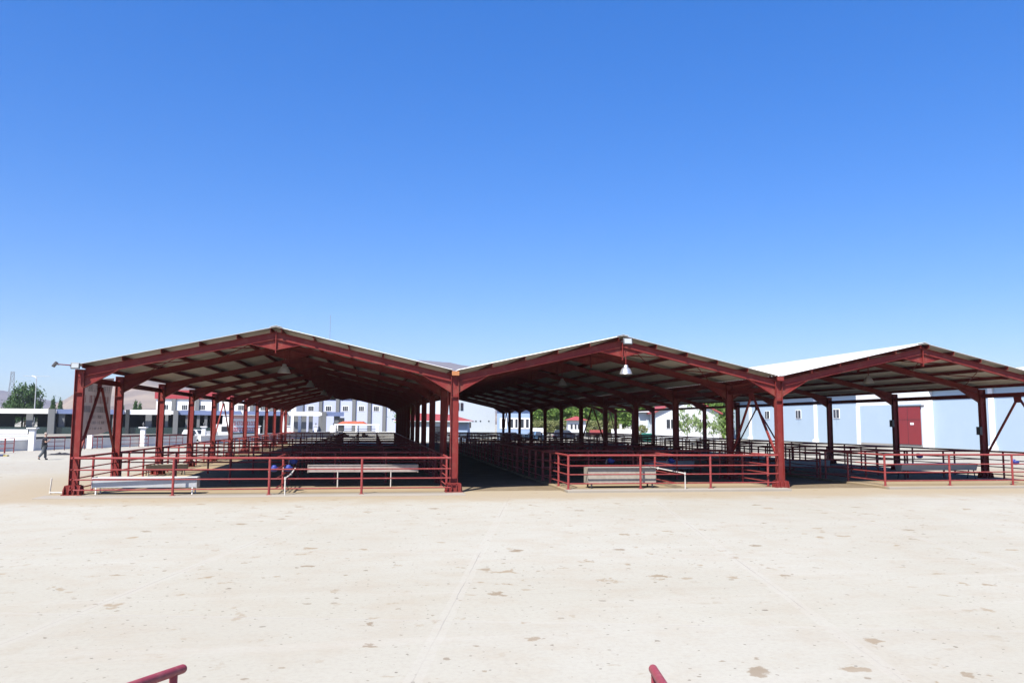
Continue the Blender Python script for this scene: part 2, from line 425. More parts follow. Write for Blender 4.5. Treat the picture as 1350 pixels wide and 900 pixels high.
W = 13.4
HE, HR = 4.62, 6.13
A0, B0 = 4.62, 6.79
FR = [0.0] + [A0 + B0 * k for k in range(10)] + [A0 + B0 * 9 + A0]
LEN = FR[-1]
SL = (HR - HE) / (W / 2)

def slab(name, x0, x1, y0, y1, z, m):
    b = MB(); b.box(x0, x1, y0, y1, -0.3, z)
    return tag(obj(name, b, m, bevel=0.015), kind='structure')
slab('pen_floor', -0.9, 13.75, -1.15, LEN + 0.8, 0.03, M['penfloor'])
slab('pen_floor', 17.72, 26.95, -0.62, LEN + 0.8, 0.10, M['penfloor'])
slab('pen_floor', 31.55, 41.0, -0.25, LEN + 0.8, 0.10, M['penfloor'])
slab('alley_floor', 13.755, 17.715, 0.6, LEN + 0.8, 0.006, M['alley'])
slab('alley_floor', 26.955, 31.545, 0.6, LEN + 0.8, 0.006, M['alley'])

def terrain(name, prof, D0, D1, m, seed, u0, u1, nu, nd, rough):
    from mathutils import noise as mn
    vs_, fs = [], []
    def h(u):
        for (a, ha), (b, hb) in zip(prof, prof[1:]):
            if a <= u <= b:
                t = (u - a) / (b - a); t = t * t * (3 - 2 * t); return ha + (hb - ha) * t
        return prof[-1][1] if u > prof[-1][0] else prof[0][1]
    Dm = (D0 * 1.0 + D1) / 2
    for j in range(nd + 1):
        t = j / nd; D = D0 + (D1 - D0) * t
        k = math.sin(min(1, t * 2) * math.pi / 2) if t < .5 else math.cos((t - .5) * math.pi)
        k = max(k, 0)
        for i in range(nu + 1):
            u = u0 + (u1 - u0) * i / nu
            p = at(u, D)
            q = Vector((p.x / rough, p.y / rough, seed))
            n = mn.fractal(q, 0.9, 2.1, 6)
            rid = 1 - abs(mn.noise(q * 1.7)) * 2
            hh = h(u) * Dm / F * k
            z = hh * (1 + 0.16 * n + 0.10 * (rid - 0.5)) * (1 if k > 0.02 else 0) - (3 if k < .02 else 0)
            vs_.append((p.x, p.y, z))
    for j in range(nd):
        for i in range(nu):
            a = j * (nu + 1) + i
            fs.append((a, a + 1, a + nu + 2, a + nu + 1))
    b = MB(); b.add(vs_, fs)
    o = obj(name, b, m, smooth=True)
    return tag(o, kind='structure')
terrain('hills', [(-500, 26), (-260, 40), (-60, 22), (0, 17), (22, 14), (48, 8), (62, 13), (78, 24), (105, 38), (150, 50), (185, 52), (230, 44), (290, 34), (350, 22), (420, 16), (560, 22), (700, 10), (900, 4)],
        1100, 2100, M['hill'], 3.3, -500, 900, 150, 26, 260.0)
terrain('mountains', [(-700, 30), (-200, 46), (-40, 44), (10, 41), (40, 33), (90, 25), (160, 30), (300, 42), (440, 70), (520, 86), (552, 89), (585, 84), (620, 77), (660, 70), (730, 52), (830, 30), (1000, 18), (1300, 12)],
        1900, 2900, M['mount'], 8.1, -700, 1300, 150, 24, 1100.0)

# ------------------------------------------------------------------ the livestock shed
shed = thing('livestock_shed', 'long open steel livestock shed with three gabled bays, dark red frame and white metal roof', 'shed')
def zr(t): return HE + SL * t                     # t = distance in from the eave
PUR_H, RAF_H = 0.15, 0.27
RT = 0.165                                        # rafter top below the sheet
# column
c = MB()
c.box(-0.135, 0.135, -0.006, 0.006, 0.06, 4.43)
c.box(-0.151, -0.135, -0.1, 0.1, 0.06, 4.43); c.box(0.135, 0.151, -0.1, 0.1, 0.06, 4.43)
c.box(-0.151, 0.151, -0.1, 0.1, 4.43, 4.445)
c.box(-0.134, 0.134, -0.095, -0.007, 3.62, 3.635); c.box(-0.134, 0.134, 0.007, 0.095, 3.62, 3.635)
col_me = c.mesh('column'); col_me.materials.append(M['red'])
b = MB()
b.box(-0.33, 0.33, -0.25, 0.25, 0.03, 0.058)
gus = [(-0.32, 0.06), (0.32, 0.06), (0.32, 0.18), (0.28, 0.32), (0.21, 0.38), (-0.21, 0.38), (-0.28, 0.32), (-0.32, 0.18)]
b.prism(gus, 'y', -0.125, -0.105); b.prism(gus, 'y', 0.105, 0.125)
fin = [(-0.24, 0.06), (-0.127, 0.06), (-0.127, 0.37), (-0.18, 0.33), (-0.24, 0.16)]
for x in (-0.25, -0.08, 0.09, 0.26):
    b.prism(fin, 'x', x - 0.009, x + 0.009)
    b.prism([(-y, z) for y, z in fin], 'x', x - 0.009, x + 0.009)
base_me = b.mesh('base_plate'); base_me.materials.append(M['red'])
for i in range(4):
    for y in FR:
        o = obj('column', col_me, None, shed, (i * W, y, 0)); bp_ = obj('base_plate', base_me, None, o)
# rafter half (from column centre, x to ridge)
r = MB()
x0, x1 = 0.155, W / 2 - 0.012
def top(x): return zr(x) - RT
def bot(x): return zr(x) - RT - RAF_H
HL, HD, RL, RD = 1.12, 0.42, 0.88, 0.40
web = [(x0, top(x0)), (x1, top(x1)), (x1, bot(x1) - RD), (x1 - RL, bot(x1 - RL)), (x0 + HL, bot(x0 + HL)), (x0, bot(x0) - HD)]
r.prism(web, 'y', -0.006, 0.006)
def fl(p, q): r.bar((p[0], 0, p[1]), (q[0], 0, q[1]), 0.17, 0.016, (0, 0, 1))
fl((x0, top(x0) - 0.008), (x1, top(x1) - 0.008))
fl((x0, bot(x0) + 0.004), (x1, bot(x1) + 0.004))
fl((x0, bot(x0) - HD), (x0 + HL, bot(x0 + HL) - 0.010)); fl((x1 - RL, bot(x1 - RL) - 0.010), (x1, bot(x1) - RD))
raf_me = r.mesh('rafter'); raf_me.materials.append(M['red'])
rp = MB(); rp.box(-0.014, 0.014, -0.1, 0.1, bot(W / 2) - RD - 0.13, top(W / 2) + 0.03)
rp_me = rp.mesh('ridge_plate'); rp_me.materials.append(M['red'])
for i in range(3):
    for y in FR:
        o = obj('rafter', raf_me, None, shed, (i * W, y, 0))
        o = obj('rafter', raf_me, None, shed, ((i + 1) * W, y, 0)); o.scale = (-1, 1, 1)
        obj('ridge_plate', rp_me, None, shed, (i * W + W / 2, y, 0))
# purlins (C sections) and eave beams
YS, YE = -0.24, LEN + 0.24
for i in range(3):
    for sgn in (1, -1):
        xb = i * W if sgn > 0 else (i + 1) * W
        for t in (0.12, 1.42, 2.72, 4.02, 5.32, 6.50):
            pm = MB(); z1 = zr(t) - 0.014; z0 = z1 - PUR_H
            x = xb + sgn * t
            pm.box(x - 0.004, x + 0.004, YS, YE, z0, z1)
            pm.box(x + 0.004, x + 0.060, YS, YE, z1 - 0.006, z1) if sgn > 0 else pm.box(x - 0.060, x - 0.004, YS, YE, z1 - 0.006, z1)
            pm.box(x + 0.004, x + 0.060, YS, YE, z0, z0 + 0.006) if sgn > 0 else pm.box(x - 0.060, x - 0.004, YS, YE, z0, z0 + 0.006)
            obj('purlin', pm, M['red'], shed)
for i in range(4):
    eb = MB()
    for ya, yb in zip(FR, FR[1:]):
        eb.box(i * W - 0.07, i * W + 0.07, ya + 0.11, yb - 0.11, 4.02, 4.035); eb.box(i * W - 0.07, i * W + 0.07, ya + 0.11, yb - 0.11, 4.205, 4.22)
        eb.box(i * W - 0.005, i * W + 0.005, ya + 0.01, yb - 0.01, 4.035, 4.205)
    obj('eave_beam', eb, M['red'], shed)
# profiled roof sheets
def sheet(i, sgn):
    xb = i * W if sgn > 0 else (i + 1) * W
    outer = (i == 0 and sgn > 0) or (i == 2 and sgn < 0)
    t0 = -0.16 if outer else 0.10
    t1 = W / 2 - 0.002
    mbs = MB(); ys = []
    y = YS - 0.02
    while y < YE:
        ys += [(y, 0.0), (y + 0.20, 0.0), (y + 0.225, 0.028), (y + 0.275, 0.028)]; y += 0.30
    ys.append((y, 0.0))
    n = len(ys); vs_ = []
    for lift in (0.0, 0.010):
        for t in (t0, t1):
            for yy, dz in ys:
                vs_.append((xb + sgn * t, yy, zr(t) + dz + lift))
    fs = []
    for k in range(n - 1):
        fs.append((k, k + 1, n + k + 1, n + k)); fs.append((2 * n + k, 3 * n + k, 3 * n + k + 1, 2 * n + k + 1))
        fs.append((k, 2 * n + k, 2 * n + k + 1, k + 1)); fs.append((n + k, n + k + 1, 3 * n + k + 1, 3 * n + k))
    fs.append((0, n, 3 * n, 2 * n)); fs.append((n - 1, 3 * n - 1, 4 * n - 1, 2 * n - 1))
    mbs.add(vs_, fs)
    o = obj('roof_sheet', mbs, M['roof'], shed)
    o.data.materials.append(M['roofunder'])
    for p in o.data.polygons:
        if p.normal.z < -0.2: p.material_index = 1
    return o
for i in range(3):
    sheet(i, 1); sheet(i, -1)
    rc = MB(); xc = i * W + W / 2
    rc.prism([(xc - 0.22, HR + 0.045 - 0.22 * SL), (xc, HR + 0.045), (xc + 0.22, HR + 0.045 - 0.22 * SL), (xc + 0.22, HR + 0.055 - 0.22 * SL), (xc, HR + 0.058), (xc - 0.22, HR + 0.055 - 0.22 * SL)], 'y', YS, YE)
    obj('ridge_cap', rc, M['roof'], shed)
for i in (1, 2):
    gt = MB(); x = i * W
    gt.box(x - 0.13, x + 0.13, YS, YE, 4.449, 4.456); gt.box(x - 0.136, x - 0.13, YS, YE, 4.449, 4.60); gt.box(x + 0.13, x + 0.136, YS, YE, 4.449, 4.60)
    go = obj('gutter', gt, M['red'], shed)
    ec = MB(); ec.box(x - 0.14, x + 0.14, YS - 0.008, YS - 0.001, 4.44, 4.605)
    e = obj('end_cap', ec, M['rust'] if i == 1 else M['red'], go)
    e['label'] = 'rusty orange gutter end cap' if i == 1 else 'dark red gutter end cap'
# A-shaped bracing between columns, roof rods
for i in range(4):
    for k in (0, 4, 10):
        ya, yb = FR[k], FR[k + 1]; ym = (ya + yb) / 2
        for s_, yc in ((1, ya), (-1, yb)):
            bm_ = MB(); bm_.bar((i * W, ym - s_ * 0.10, 3.88), (i * W, yc + s_ * 0.10, 1.15), 0.08, 0.08, (1, 0, 0))
            obj('brace', bm_, M['red'], shed)
        gp = MB(); gp.prism([(ym - 0.24, 4.017), (ym + 0.24, 4.017), (ym + 0.20, 3.74), (ym - 0.20, 3.74)], 'x', i * W - 0.055, i * W - 0.043)
        obj('gusset', gp, M['red'], shed)
for i in range(3):
    for k in (0, 4, 10):
        ya, yb = FR[k] + 0.1, FR[k + 1] - 0.1
        for sgn in (1, -1):
            xb = i * W if sgn > 0 else (i + 1) * W
            rod = MB()
            for (ta, tb) in ((1.0, 3.7), (3.9, 6.4)):
                for (p_, q_) in ((ta, tb), (tb, ta)):
                    rod.tube([(xb + sgn * p_, ya, zr(p_) - 0.24), (xb + sgn * q_, yb, zr(q_) - 0.24)], 0.02, 6)
            obj('bracing_rod', rod, M['red'], shed)
for y, z in ((FR[1], 2.4), (FR[2], 2.75)):
    sb = MB(); sb.box(3 * W - 0.29, 3 * W - 0.153, y - 0.13, y + 0.13, z - 0.2, z + 0.2)
    obj('switch_box', sb, M['lampbody'], shed, bevel=0.01)

# ------------------------------------------------------------------ lamps
def pendant_proto():
    t = thing('pendant_lamp', 'x', 'lamp', group='aluminium pendant lamps under the ridges')
    l = MB(); l.tube([(0, 0, 0.34), (0, 0, 1.0)], 0.018, 8); obj('stem', l, M['red'], t)
    h = MB(); h.lathe([(0.0, 0.36), (0.06, 0.36), (0.085, 0.33), (0.085, 0.27), (0.13, 0.24), (0.19, 0.17), (0.23, 0.07), (0.245, 0.0), (0.262, -0.012), (0.262, 0.0), (0.24, 0.01), (0.22, 0.075), (0.18, 0.16), (0.12, 0.22), (0.0, 0.24)], 24)
    obj('lamp_shade', h, M['alu'], t, smooth=True)
    bu = MB(); bu.lathe([(0.0, 0.03), (0.04, 0.045), (0.055, 0.09), (0.045, 0.14), (0.03, 0.2), (0.03, 0.23)], 12)
    obj('bulb', bu, M['glasslamp'], t, smooth=True)
    return t
pl = pendant_proto()
spots = [(0, 3.1, 'aluminium pendant lamp nearest the front under the left gable'),
         (0, 16.7, 'second aluminium pendant lamp from the front under the left gable'),
         (0, 30.3, 'third aluminium pendant lamp from the front under the left gable'),
         (0, 43.9, 'fourth aluminium pendant lamp from the front under the left gable'),
         (1, -0.34, 'sunlit aluminium pendant lamp hanging below the floodlight at the middle gable'),
         (1, 10.5, 'shaded aluminium pendant lamp farther inside the middle bay'),
         (2, 3.9, 'dull aluminium pendant lamp under the right gable roof')]
for n, (i, y, lab) in enumerate(spots):
    o = pl if n == 0 else copy_tree(pl)
    o.location = (i * W + W / 2 + (0.05 if n else 0.0), y, 4.63 if n != 4 else 4.60); o['label'] = lab

def floodlight(label, loc, rz, tilt=20, size=0.8):
    t = thing('floodlight', label, 'floodlight', loc, rz, 'floodlights on the shed front')
    b_ = MB(); b_.box(-0.185, 0.185, -0.05, 0.05, -0.135, 0.135)
    bo = obj('casing', b_, M['lampbody'], t, bevel=0.02); bo.rotation_euler = (R(-tilt), 0, 0)
    gl = MB(); gl.box(-0.145, 0.145, -0.058, -0.050, -0.095, 0.095)
    go_ = obj('glass', gl, M['glasslamp'], t); go_.rotation_euler = (R(-tilt), 0, 0)
    br = MB(); br.tube([(-0.23, 0, 0), (-0.23, 0.14, 0.0), (0.23, 0.14, 0.0), (0.23, 0, 0)], 0.014, 6)
    obj('bracket', br, M['lampbody'], t)
    t.scale = (size,) * 3
    return t
floodlight('square floodlight on top of the front left column facing the yard', (-0.06, -0.36, 4.55), 0, 5)
f2 = floodlight('small floodlight on a thin arm sticking out left of the front left column', (-0.78, -0.22, 4.60), R(-78), 35)
am = MB(); am.tube([(0.14, 0.14, 0.0), (0.02, 0.62, -0.02)], 0.022, 8); obj('arm', am, M['red'], f2)
floodlight('square floodlight fixed at the peak of the middle gable', (1.5 * W + 0.08, -0.5, 5.88), 0, 12, 1.0)

# ------------------------------------------------------------------ pen fences
RAILZ = (1.30, 0.90, 0.56, 0.21)
def fence(name, A, B, step, label, group, zb=0.03, ends=(True, True), m=None, first=None):
    A, B = Vector(A), Vector(B)
    O, h, L_ = frame2(A, B)
    t = thing(name, label, 'fence', (A.x, A.y, zb), h, group)
    m = m or M['redrail']
    for k, z in enumerate(RAILZ):
        rl = MB(); rr = 0.042 if k == 0 else 0.024
        rl.tube([(0, 0, z), (L_, 0, z)], rr, 10); obj('rail', rl, m, t, smooth=False)
    n = max(1, round(L_ / step))
    pm = MB(); pm.tube([(0, 0, 0.0), (0, 0, RAILZ[0] + 0.01)], 0.045, 10)
    pm.box(-0.09, 0.09, -0.09, 0.09, 0.0, 0.012)
    pme = pm.mesh('post'); pme.materials.append(m)
    for k in range(n + 1):
        if (k == 0 and not ends[0]) or (k == n and not ends[1]): continue
        obj('post', pme, None, t, (L_ * k / n if first is None else min(L_, first + (L_ - first) * k / n), 0, 0))
    return t
YF = (-0.55, -0.12, 0.28)
fence('pipe_fence', (0.16, YF[0]), (13.24, YF[0]), 3.27, 'sunlit red pipe fence across the front of the left bay', 'front fences', 0.03, (False, False))
fence('pipe_fence', (17.86, YF[1]), (26.65, YF[1]), 2.93, 'sunlit red pipe fence across the front of the middle bay pens', 'front fences', 0.10, (True, False))
fence('pipe_fence', (31.72, YF[2]), (44.0, YF[2]), 3.0, 'sunlit red pipe fence across the front of the right bay pens', 'front fences', 0.10, (True, True))
GL = 'long fences running back under the shed'
YB = LEN - 0.2
fence('pipe_fence', (0.0, -0.35), (0.0, YB), 2.3, 'red pipe fence along the outer left column line', GL, 0.03, (False, True))
fence('pipe_fence', (6.92, YF[0] + 0.12), (6.92, YB), 2.3, 'long red pipe fence down the centre of the left bay', GL, 0.03, (False, True))
fence('pipe_fence', (13.18, 0.5), (13.18, YB), 2.3, 'red pipe fence along the columns between the left and middle bays', GL)
fence('pipe_fence', (17.86, YF[1] + 0.10), (17.86, YB), 1.55, 'red pipe fence bordering the dark alley of the middle bay', GL, 0.10, (False, True))
fence('pipe_fence', (22.25, YF[1] + 0.10), (22.25, YB), 2.3, 'red pipe fence down the centre of the middle bay pens', GL, 0.10, (False, True))
fence('pipe_fence', (26.52, 0.5), (26.52, YB), 2.3, 'red pipe fence along the columns between the middle and right bays', GL, 0.10)
fence('pipe_fence', (31.72, YF[2] + 0.10), (31.72, YB), 2.6, 'red pipe fence bordering the alley of the right bay', GL, 0.10, (False, True))
fence('pipe_fence', (36.0, 4.7), (36.0, YB), 2.3, 'dark pipe fence down the centre of the right bay pens', GL, 0.10)
fence('pipe_fence', (40.45, 0.4), (40.45, YB), 3.4, 'dark pipe fence along the outer right column line', GL, 0.10)
for bi, (xa, xb, zb, nm) in enumerate(((0.1, 13.1, 0.03, 'left'), (17.95, 26.42, 0.10, 'middle'), (31.82, 40.3, 0.10, 'right'))):
    grp = 'cross fences between the pens of the %s bay' % nm
    proto = fence('pipe_fence', (xa, FR[1] + 0.35), (xb, FR[1] + 0.35), 2.15, 'nearest dark red cross fence between the pens of the %s bay' % nm, grp, zb)
    for y in FR[2:11]:
        c_ = copy_tree(proto); c_.location.y = y + 0.35
        c_['label'] = 'dark cross fence deep in the shade of the %s bay' % nm
    c_ = copy_tree(proto); c_.location.y = LEN - 0.1
    c_['label'] = 'farthest dark cross fence closing the back end of the %s bay' % nm
gt_ = fence('pen_gate', (31.62, 5.1), (30.6, 6.75), 1.9, 'open red pipe gate standing across the right bay alley', None, 0.006)
gt_['category'] = 'gate'

# ------------------------------------------------------------------ troughs
def trough(label, loc, rz, L_, W_, top_, bot_, m, legm, leg_in=0.12, lip=0.03, taper=0.6, legx=None, legr=0.025):
    t = thing('feed_trough', label, 'trough', loc, rz, 'feed troughs')
    a, c_ = W_ / 2, W_ / 2 * taper
    sec = [(-a, top_), (-c_, bot_), (c_, bot_), (a, top_), (a - 0.03, top_), (c_ - 0.03, bot_ + 0.03), (-c_ + 0.03, bot_ + 0.03), (-a + 0.03, top_)]
    b_ = MB(); b_.prism(sec, 'x', -L_ / 2, L_ / 2)
    obj('basin', b_, m, t, bevel=0.006)
    for x in (-L_ / 2 - 0.03, L_ / 2 + 0.002):
        e = MB(); e.prism([(-a - 0.01, top_ + 0.02), (-c_ - 0.01, bot_ - 0.02), (c_ + 0.01, bot_ - 0.02), (a + 0.01, top_ + 0.02)], 'x', x, x + 0.028)
        obj('end_panel', e, m, t)
    for s_ in (-1, 1):
        rm = MB(); rm.tube([(-L_ / 2, s_ * (a + 0.012), top_), (L_ / 2, s_ * (a + 0.012), top_)], 0.018, 8)
        obj('rim', rm, m, t)
    lx = legx or (-L_ / 2 + leg_in, L_ / 2 - leg_in)
    for x in lx:
        for s_ in (-1, 1):
            lg = MB(); lg.tube([(x, s_ * c_ * 0.9, bot_ + 0.01), (x, s_ * (a * 0.95), 0.0)], legr, 8)
            obj('leg', lg, legm, t)
    return t
trough('long pale galvanised feed trough with white legs behind the left bay fence', (2.35, 0.25, 0.03), R(-1.5), 3.5, 0.5, 0.58, 0.24, M['galv'], M['white'], taper=0.98)
trough('short weathered trough with thin legs deeper in the sunlit left pen', (0.55, 10.6, 0.03), R(30), 1.9, 0.5, 0.52, 0.24, M['trough'], M['dark'])
t3 = trough('long narrow grey board trough on two thin pale legs in the left bay', (10.0, 2.7, 0.03), R(-0.5), 4.35, 0.30, 0.88, 0.60, M['plank'], M['pipe'], taper=0.95, legx=(-1.02, 1.10), legr=0.02)
bo = MB()
for k in range(6): bo.tube([(-1.9 + 0.76 * k, -0.155, 0.74), (-1.9 + 0.76 * k, -0.175, 0.74)], 0.02, 8)
obj('bolt', bo, M['dark'], t3)
trough('deep weathered wooden trough on dark feet behind the middle bay front fence', (20.15, 0.55, 0.10), 0, 2.75, 0.62, 0.78, 0.20, M['trough'], M['dark'], taper=1.0, legr=0.035)
trough('grey trough with rounded end standing in the shaded right bay pen', (37.1, 4.1, 0.10), R(2), 4.1, 0.55, 0.72, 0.42, M['galv'], M['dark'])
trough('pale trough half hidden behind the right end of the middle bay fence', (25.1, 8.0, 0.10), R(3), 2.4, 0.55, 0.66, 0.30, M['galv'], M['dark'])
trough('pale trough in the shaded pens beside the right bay alley', (33.6, 10.0, 0.10), R(4), 2.8, 0.55, 0.60, 0.28, M['galv'], M['dark'])

# ------------------------------------------------------------------ drinking bowls and water pipes
def bowl(label, loc, rz=0.0):
    t = thing('drinking_bowl', label, 'bowl', loc, rz, 'blue drinking bowls on the pen fences')
    b_ = MB(); b_.lathe([(0.0, -0.10), (0.10, -0.09), (0.17, -0.03), (0.19, 0.06), (0.20, 0.10), (0.185, 0.10), (0.17, 0.05), (0.14, -0.01), (0.0, -0.06)], 18)
    obj('basin', b_, M['blue'], t, smooth=True)
    h = MB(); h.lathe([(0.0, 0.15), (0.08, 0.14), (0.11, 0.10), (0.11, 0.0)], 14, (0.0, 0.12, 0.04)); obj('valve_hood', h, M['blue'], t, smooth=True)
    p_ = MB(); p_.tube([(-0.16, 0.12, 0.12), (-0.22, 0.13, 0.06), (-0.24, 0.13, -0.12)], 0.016, 8); obj('supply_hose', p_, M['pipe'], t)
    t.scale = (0.85,) * 3
    return t
bowl('blue drinking bowl just left of the post in the left bay front fence', (6.72, 0.55, 0.86))
bowl('blue drinking bowl just right of the post in the left bay front fence', (7.22, 0.75, 0.86))
bowl('dim blue drinking bowl farther back on the centre fence of the left bay', (7.15, 3.6, 0.98))
bowl('blue drinking bowl above the wooden trough in the middle bay', (21.05, 4.72, 0.92))
bowl('blue drinking bowl right of the post behind the middle bay front fence', (23.95, 4.72, 0.92))
bowl('blue drinking bowl hanging on the rails at the far right edge', (38.85, 1.2, 1.0))
bowl('dark blue drinking bowl on the shaded rails above the grey trough', (36.6, 4.6, 1.14))
def pipe(label, pts, r=0.025):
    t = MB(); t.tube(pts, r, 10)
    for p_ in pts[1:-1]:
        q = Vector(p_); t.lathe([(0.0, -0.05), (r * 1.35, -0.045), (r * 1.35, 0.045), (0.0, 0.05)], 10, q)
    o = obj('water_pipe', t, M['pipe'])
    return tag(o, label, 'pipe', 'white water pipes')
pipe('white standing water pipe at the centre post of the left bay fence', [(7.27, -0.72, 0.0), (7.27, -0.72, 0.62), (7.42, -0.2, 0.74), (7.52, 0.3, 0.92)], 0.024)
pipe('white sloping water pipe at the right end of the wooden trough', [(22.55, -0.35, 0.09), (22.55, -0.35, 0.70), (22.0, 1.2, 0.82), (21.7, 2.4, 0.86)])
pipe('white L shaped water pipe on the ground outside the front left column', [(-1.05, 0.9, 0.56), (-1.08, 0.9, 0.05), (-0.45, 0.5, 0.07)], 0.026)

# ------------------------------------------------------------------ banner
bn = thing('banner', 'grey pink fabric banner with faded lines of lettering between the first two left columns', 'banner', (-0.14, 0, 0))
def bw(y, z): return 0.05 * math.sin(y * 2.3 + z) + 0.03 * math.sin(z * 3.1)
bb = MB(); vs_, fs = [], []
ny, nz_ = 24, 16
for side in (0, 0.006):
    for j in range(nz_ + 1):
        for i in range(ny + 1):
            y = 0.45 + 3.6 * i / ny; z = 2.10 + 0.10 * (y - 2) / 2 + 0.02 * math.sin(y * 1.7) + (4.24 - 2.10) * j / nz_
            vs_.append((bw(y, z) + side, y, z))
nn = (ny + 1) * (nz_ + 1)
for s_ in (0, 1):
    for j in range(nz_):
        for i in range(ny):
            a = s_ * nn + j * (ny + 1) + i
            fs.append((a, a + 1, a + ny + 2, a + ny + 1))
bb.add(vs_, fs)
obj('fabric', bb, M['banner'], bn, smooth=True)
def scribble(y0, y1, z0, z1, n, rnd):
    """illegible faded lettering, as rows of strokes"""
    s = MB(); w = (y1 - y0) / n
    for k in range(n):
        if rnd.random() < 0.12: continue
        a = y0 + k * w + 0.12 * w; b_ = a + 0.72 * w; th = (z1 - z0) * 0.17
        parts = []
        if rnd.random() < .8: parts.append((a, a + th, z0, z1))
        if rnd.random() < .6: parts.append((b_ - th, b_, z0, z1))
        for zz in (z0, (z0 + z1) / 2 - th / 2, z1 - th):
            if rnd.random() < .6: parts.append((a + th * 1.02, b_ - th * 1.02, zz, zz + th))
        for ya, yb, za, zb_ in parts:
            if yb - ya < 0.01: continue
            x = bw((ya + yb) / 2, (za + zb_) / 2)
            s.add([(x + 0.011 + (bw(y, z) - x), y, z) for y, z in ((ya, za), (yb, za), (yb, zb_), (ya, zb_))] + [(x + 0.008 + (bw(y, z) - x), y, z) for y, z in ((ya, za), (yb, za), (yb, zb_), (ya, zb_))],
                  [(0, 1, 2, 3), (4, 7, 6, 5), (0, 4, 5, 1), (1, 5, 6, 2), (2, 6, 7, 3), (3, 7, 4, 0)])
    return s
rnd = random.Random(5)
for nm, mm_, y0, y1, z0, z1, n in (('lettering', 'fd', 0.75, 3.85, 3.72, 3.98, 17), ('lettering', 'fr', 0.70, 3.85, 3.30, 3.58, 18), ('lettering', 'fd', 0.9, 3.8, 2.95, 3.18, 20), ('lettering', 'fl', 1.5, 3.2, 2.72, 2.84, 20), ('lettering', 'fl', 1.3, 3.4, 2.50, 2.62, 24), ('lettering', 'fd', 1.6, 2.9, 2.30, 2.38, 16)):
    if mm_ not in M:
        M['fd'] = mat('faded_dark_print', (0.27, 0.26, 0.28), 0.8, 0.1, 3.0); M['fr'] = mat('faded_red_print', (0.42, 0.22, 0.22), 0.8, 0.1, 3.0); M['fl'] = mat('faded_grey_print', (0.36, 0.32, 0.33), 0.8, 0.1, 3.0)
    obj(nm, scribble(y0, y1, z0, z1, n, rnd), M[mm_], bn)

# ------------------------------------------------------------------ foreground handrails on the ramp the photographer stands on
ang = math.atan((750 - 675) / F) + YAW
RD_ = Vector((math.sin(ang), math.cos(ang), 0)); slope = math.tan(R(7.7))
def handrail(label, E):
    t = thing('handrail', label, 'handrail', (0, 0, 0), 0, 'handrails of the loading ramp')
    def P(s): return Vector((E.x, E.y, 1.0)) - RD_ * s + Vector((0, 0, slope * s))
    r_ = MB(); r_.tube([P(0) , P(2.5), P(5.0), P(7.5)], 0.030, 16, caps=False)
    # rounded closed end
    n = 16; d = (P(0) - P(1)).normalized()
    r_.tube([P(0) + d * k for k in (0, 0.012, 0.022, 0.028)], [0.030, 0.0275, 0.0205, 0.004], 16, caps=False)
    obj('rail', r_, M['handrail'], t, smooth=True)
    for s in (0.12, 2.0, 3.9, 5.8):
        q = P(s); po = MB(); po.tube([(q.x, q.y, max(0, 0.1 + slope * s - 0.14) if s > .5 else 0.0), (q.x, q.y, q.z - 0.02)], 0.026, 14, caps=False); obj('post', po, M['handrail'], t, smooth=True)
    m2 = MB(); m2.tube([P(0.13) - Vector((0, 0, 0.5)), P(7.5) - Vector((0, 0, 0.5))], 0.022, 12, caps=False); obj('mid_rail', m2, M['handrail'], t, smooth=True)
    return t
EL, ER = Vector((9.06, -24.94, 1)), Vector((12.19, -25.42, 1))
handrail('dark red pipe handrail end at the lower left edge', EL)
handrail('dark red pipe handrail end at the lower middle right', ER)
n_ = Vector((RD_.y, -RD_.x, 0)); mid_ = (EL + ER) / 2; mid_.z = 0
rm = MB(); a0 = mid_ + RD_ * 0.6; L_ = 9.0
pts = []
for s_, z in ((0, 0.004), (L_, slope * L_)):
    for w in (-1.75, 1.75): pts.append(a0 - RD_ * s_ + n_ * w + Vector((0, 0, z)))
for s_ in (0, L_):
    for w in (-1.75, 1.75): pts.append(a0 - RD_ * s_ + n_ * w + Vector((0, 0, -0.2)))
rm.add(pts, [(0, 1, 3, 2), (4, 6, 7, 5), (0, 2, 6, 4), (1, 5, 7, 3), (2, 3, 7, 6), (0, 4, 5, 1)])
tag(obj('loading_ramp', rm, M['conc']), kind='structure')

# ------------------------------------------------------------------ left: wall, gate posts, railings
wa, wb = at(-60, 63), at(262, 93); wc = at(452, 150); wd = at(700, 128)
for (A, B), lab in (((wa, wb), 'low blue grey rendered wall along the left side of the yard'), ((wb + Vector((.35, .35, 0)), wc), 'low blue grey wall receding behind the left columns of the shed'), ((wc + Vector((.4, 0, 0)), wd), 'low grey wall closing the yard behind the shed')):
    O, h, L_ = frame2(A, B)
    w = MB(); w.box(0, L_, -0.12, 0.12, 0, 0.86); w.box(-0.02, L_ + 0.02, -0.16, 0.16, 0.861, 0.93)
    o = obj('low_wall', w, M['wallgrey']); o.location = A; o.rotation_euler = (0, 0, h)
    tag(o, lab, 'wall', 'low walls round the yard')
    if lab.startswith('low blue grey rendered'):
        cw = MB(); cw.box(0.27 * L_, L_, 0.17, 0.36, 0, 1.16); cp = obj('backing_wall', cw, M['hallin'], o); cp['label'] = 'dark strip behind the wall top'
O, h, L_ = frame2(at(-60, 84), at(43, 86.5)); w = MB(); w.box(0, L_, 0, 0.25, 0, 0.98); w.box(-0.03, L_ + 0.03, -0.04, 0.29, 0.982, 1.05)
o = obj('low_wall', w, M['hallwhite']); o.location = O; o.rotation_euler = (0, 0, h); tag(o, 'bright white low wall at far left between the blue grey wall and the market hall', 'wall', 'low walls round the yard')
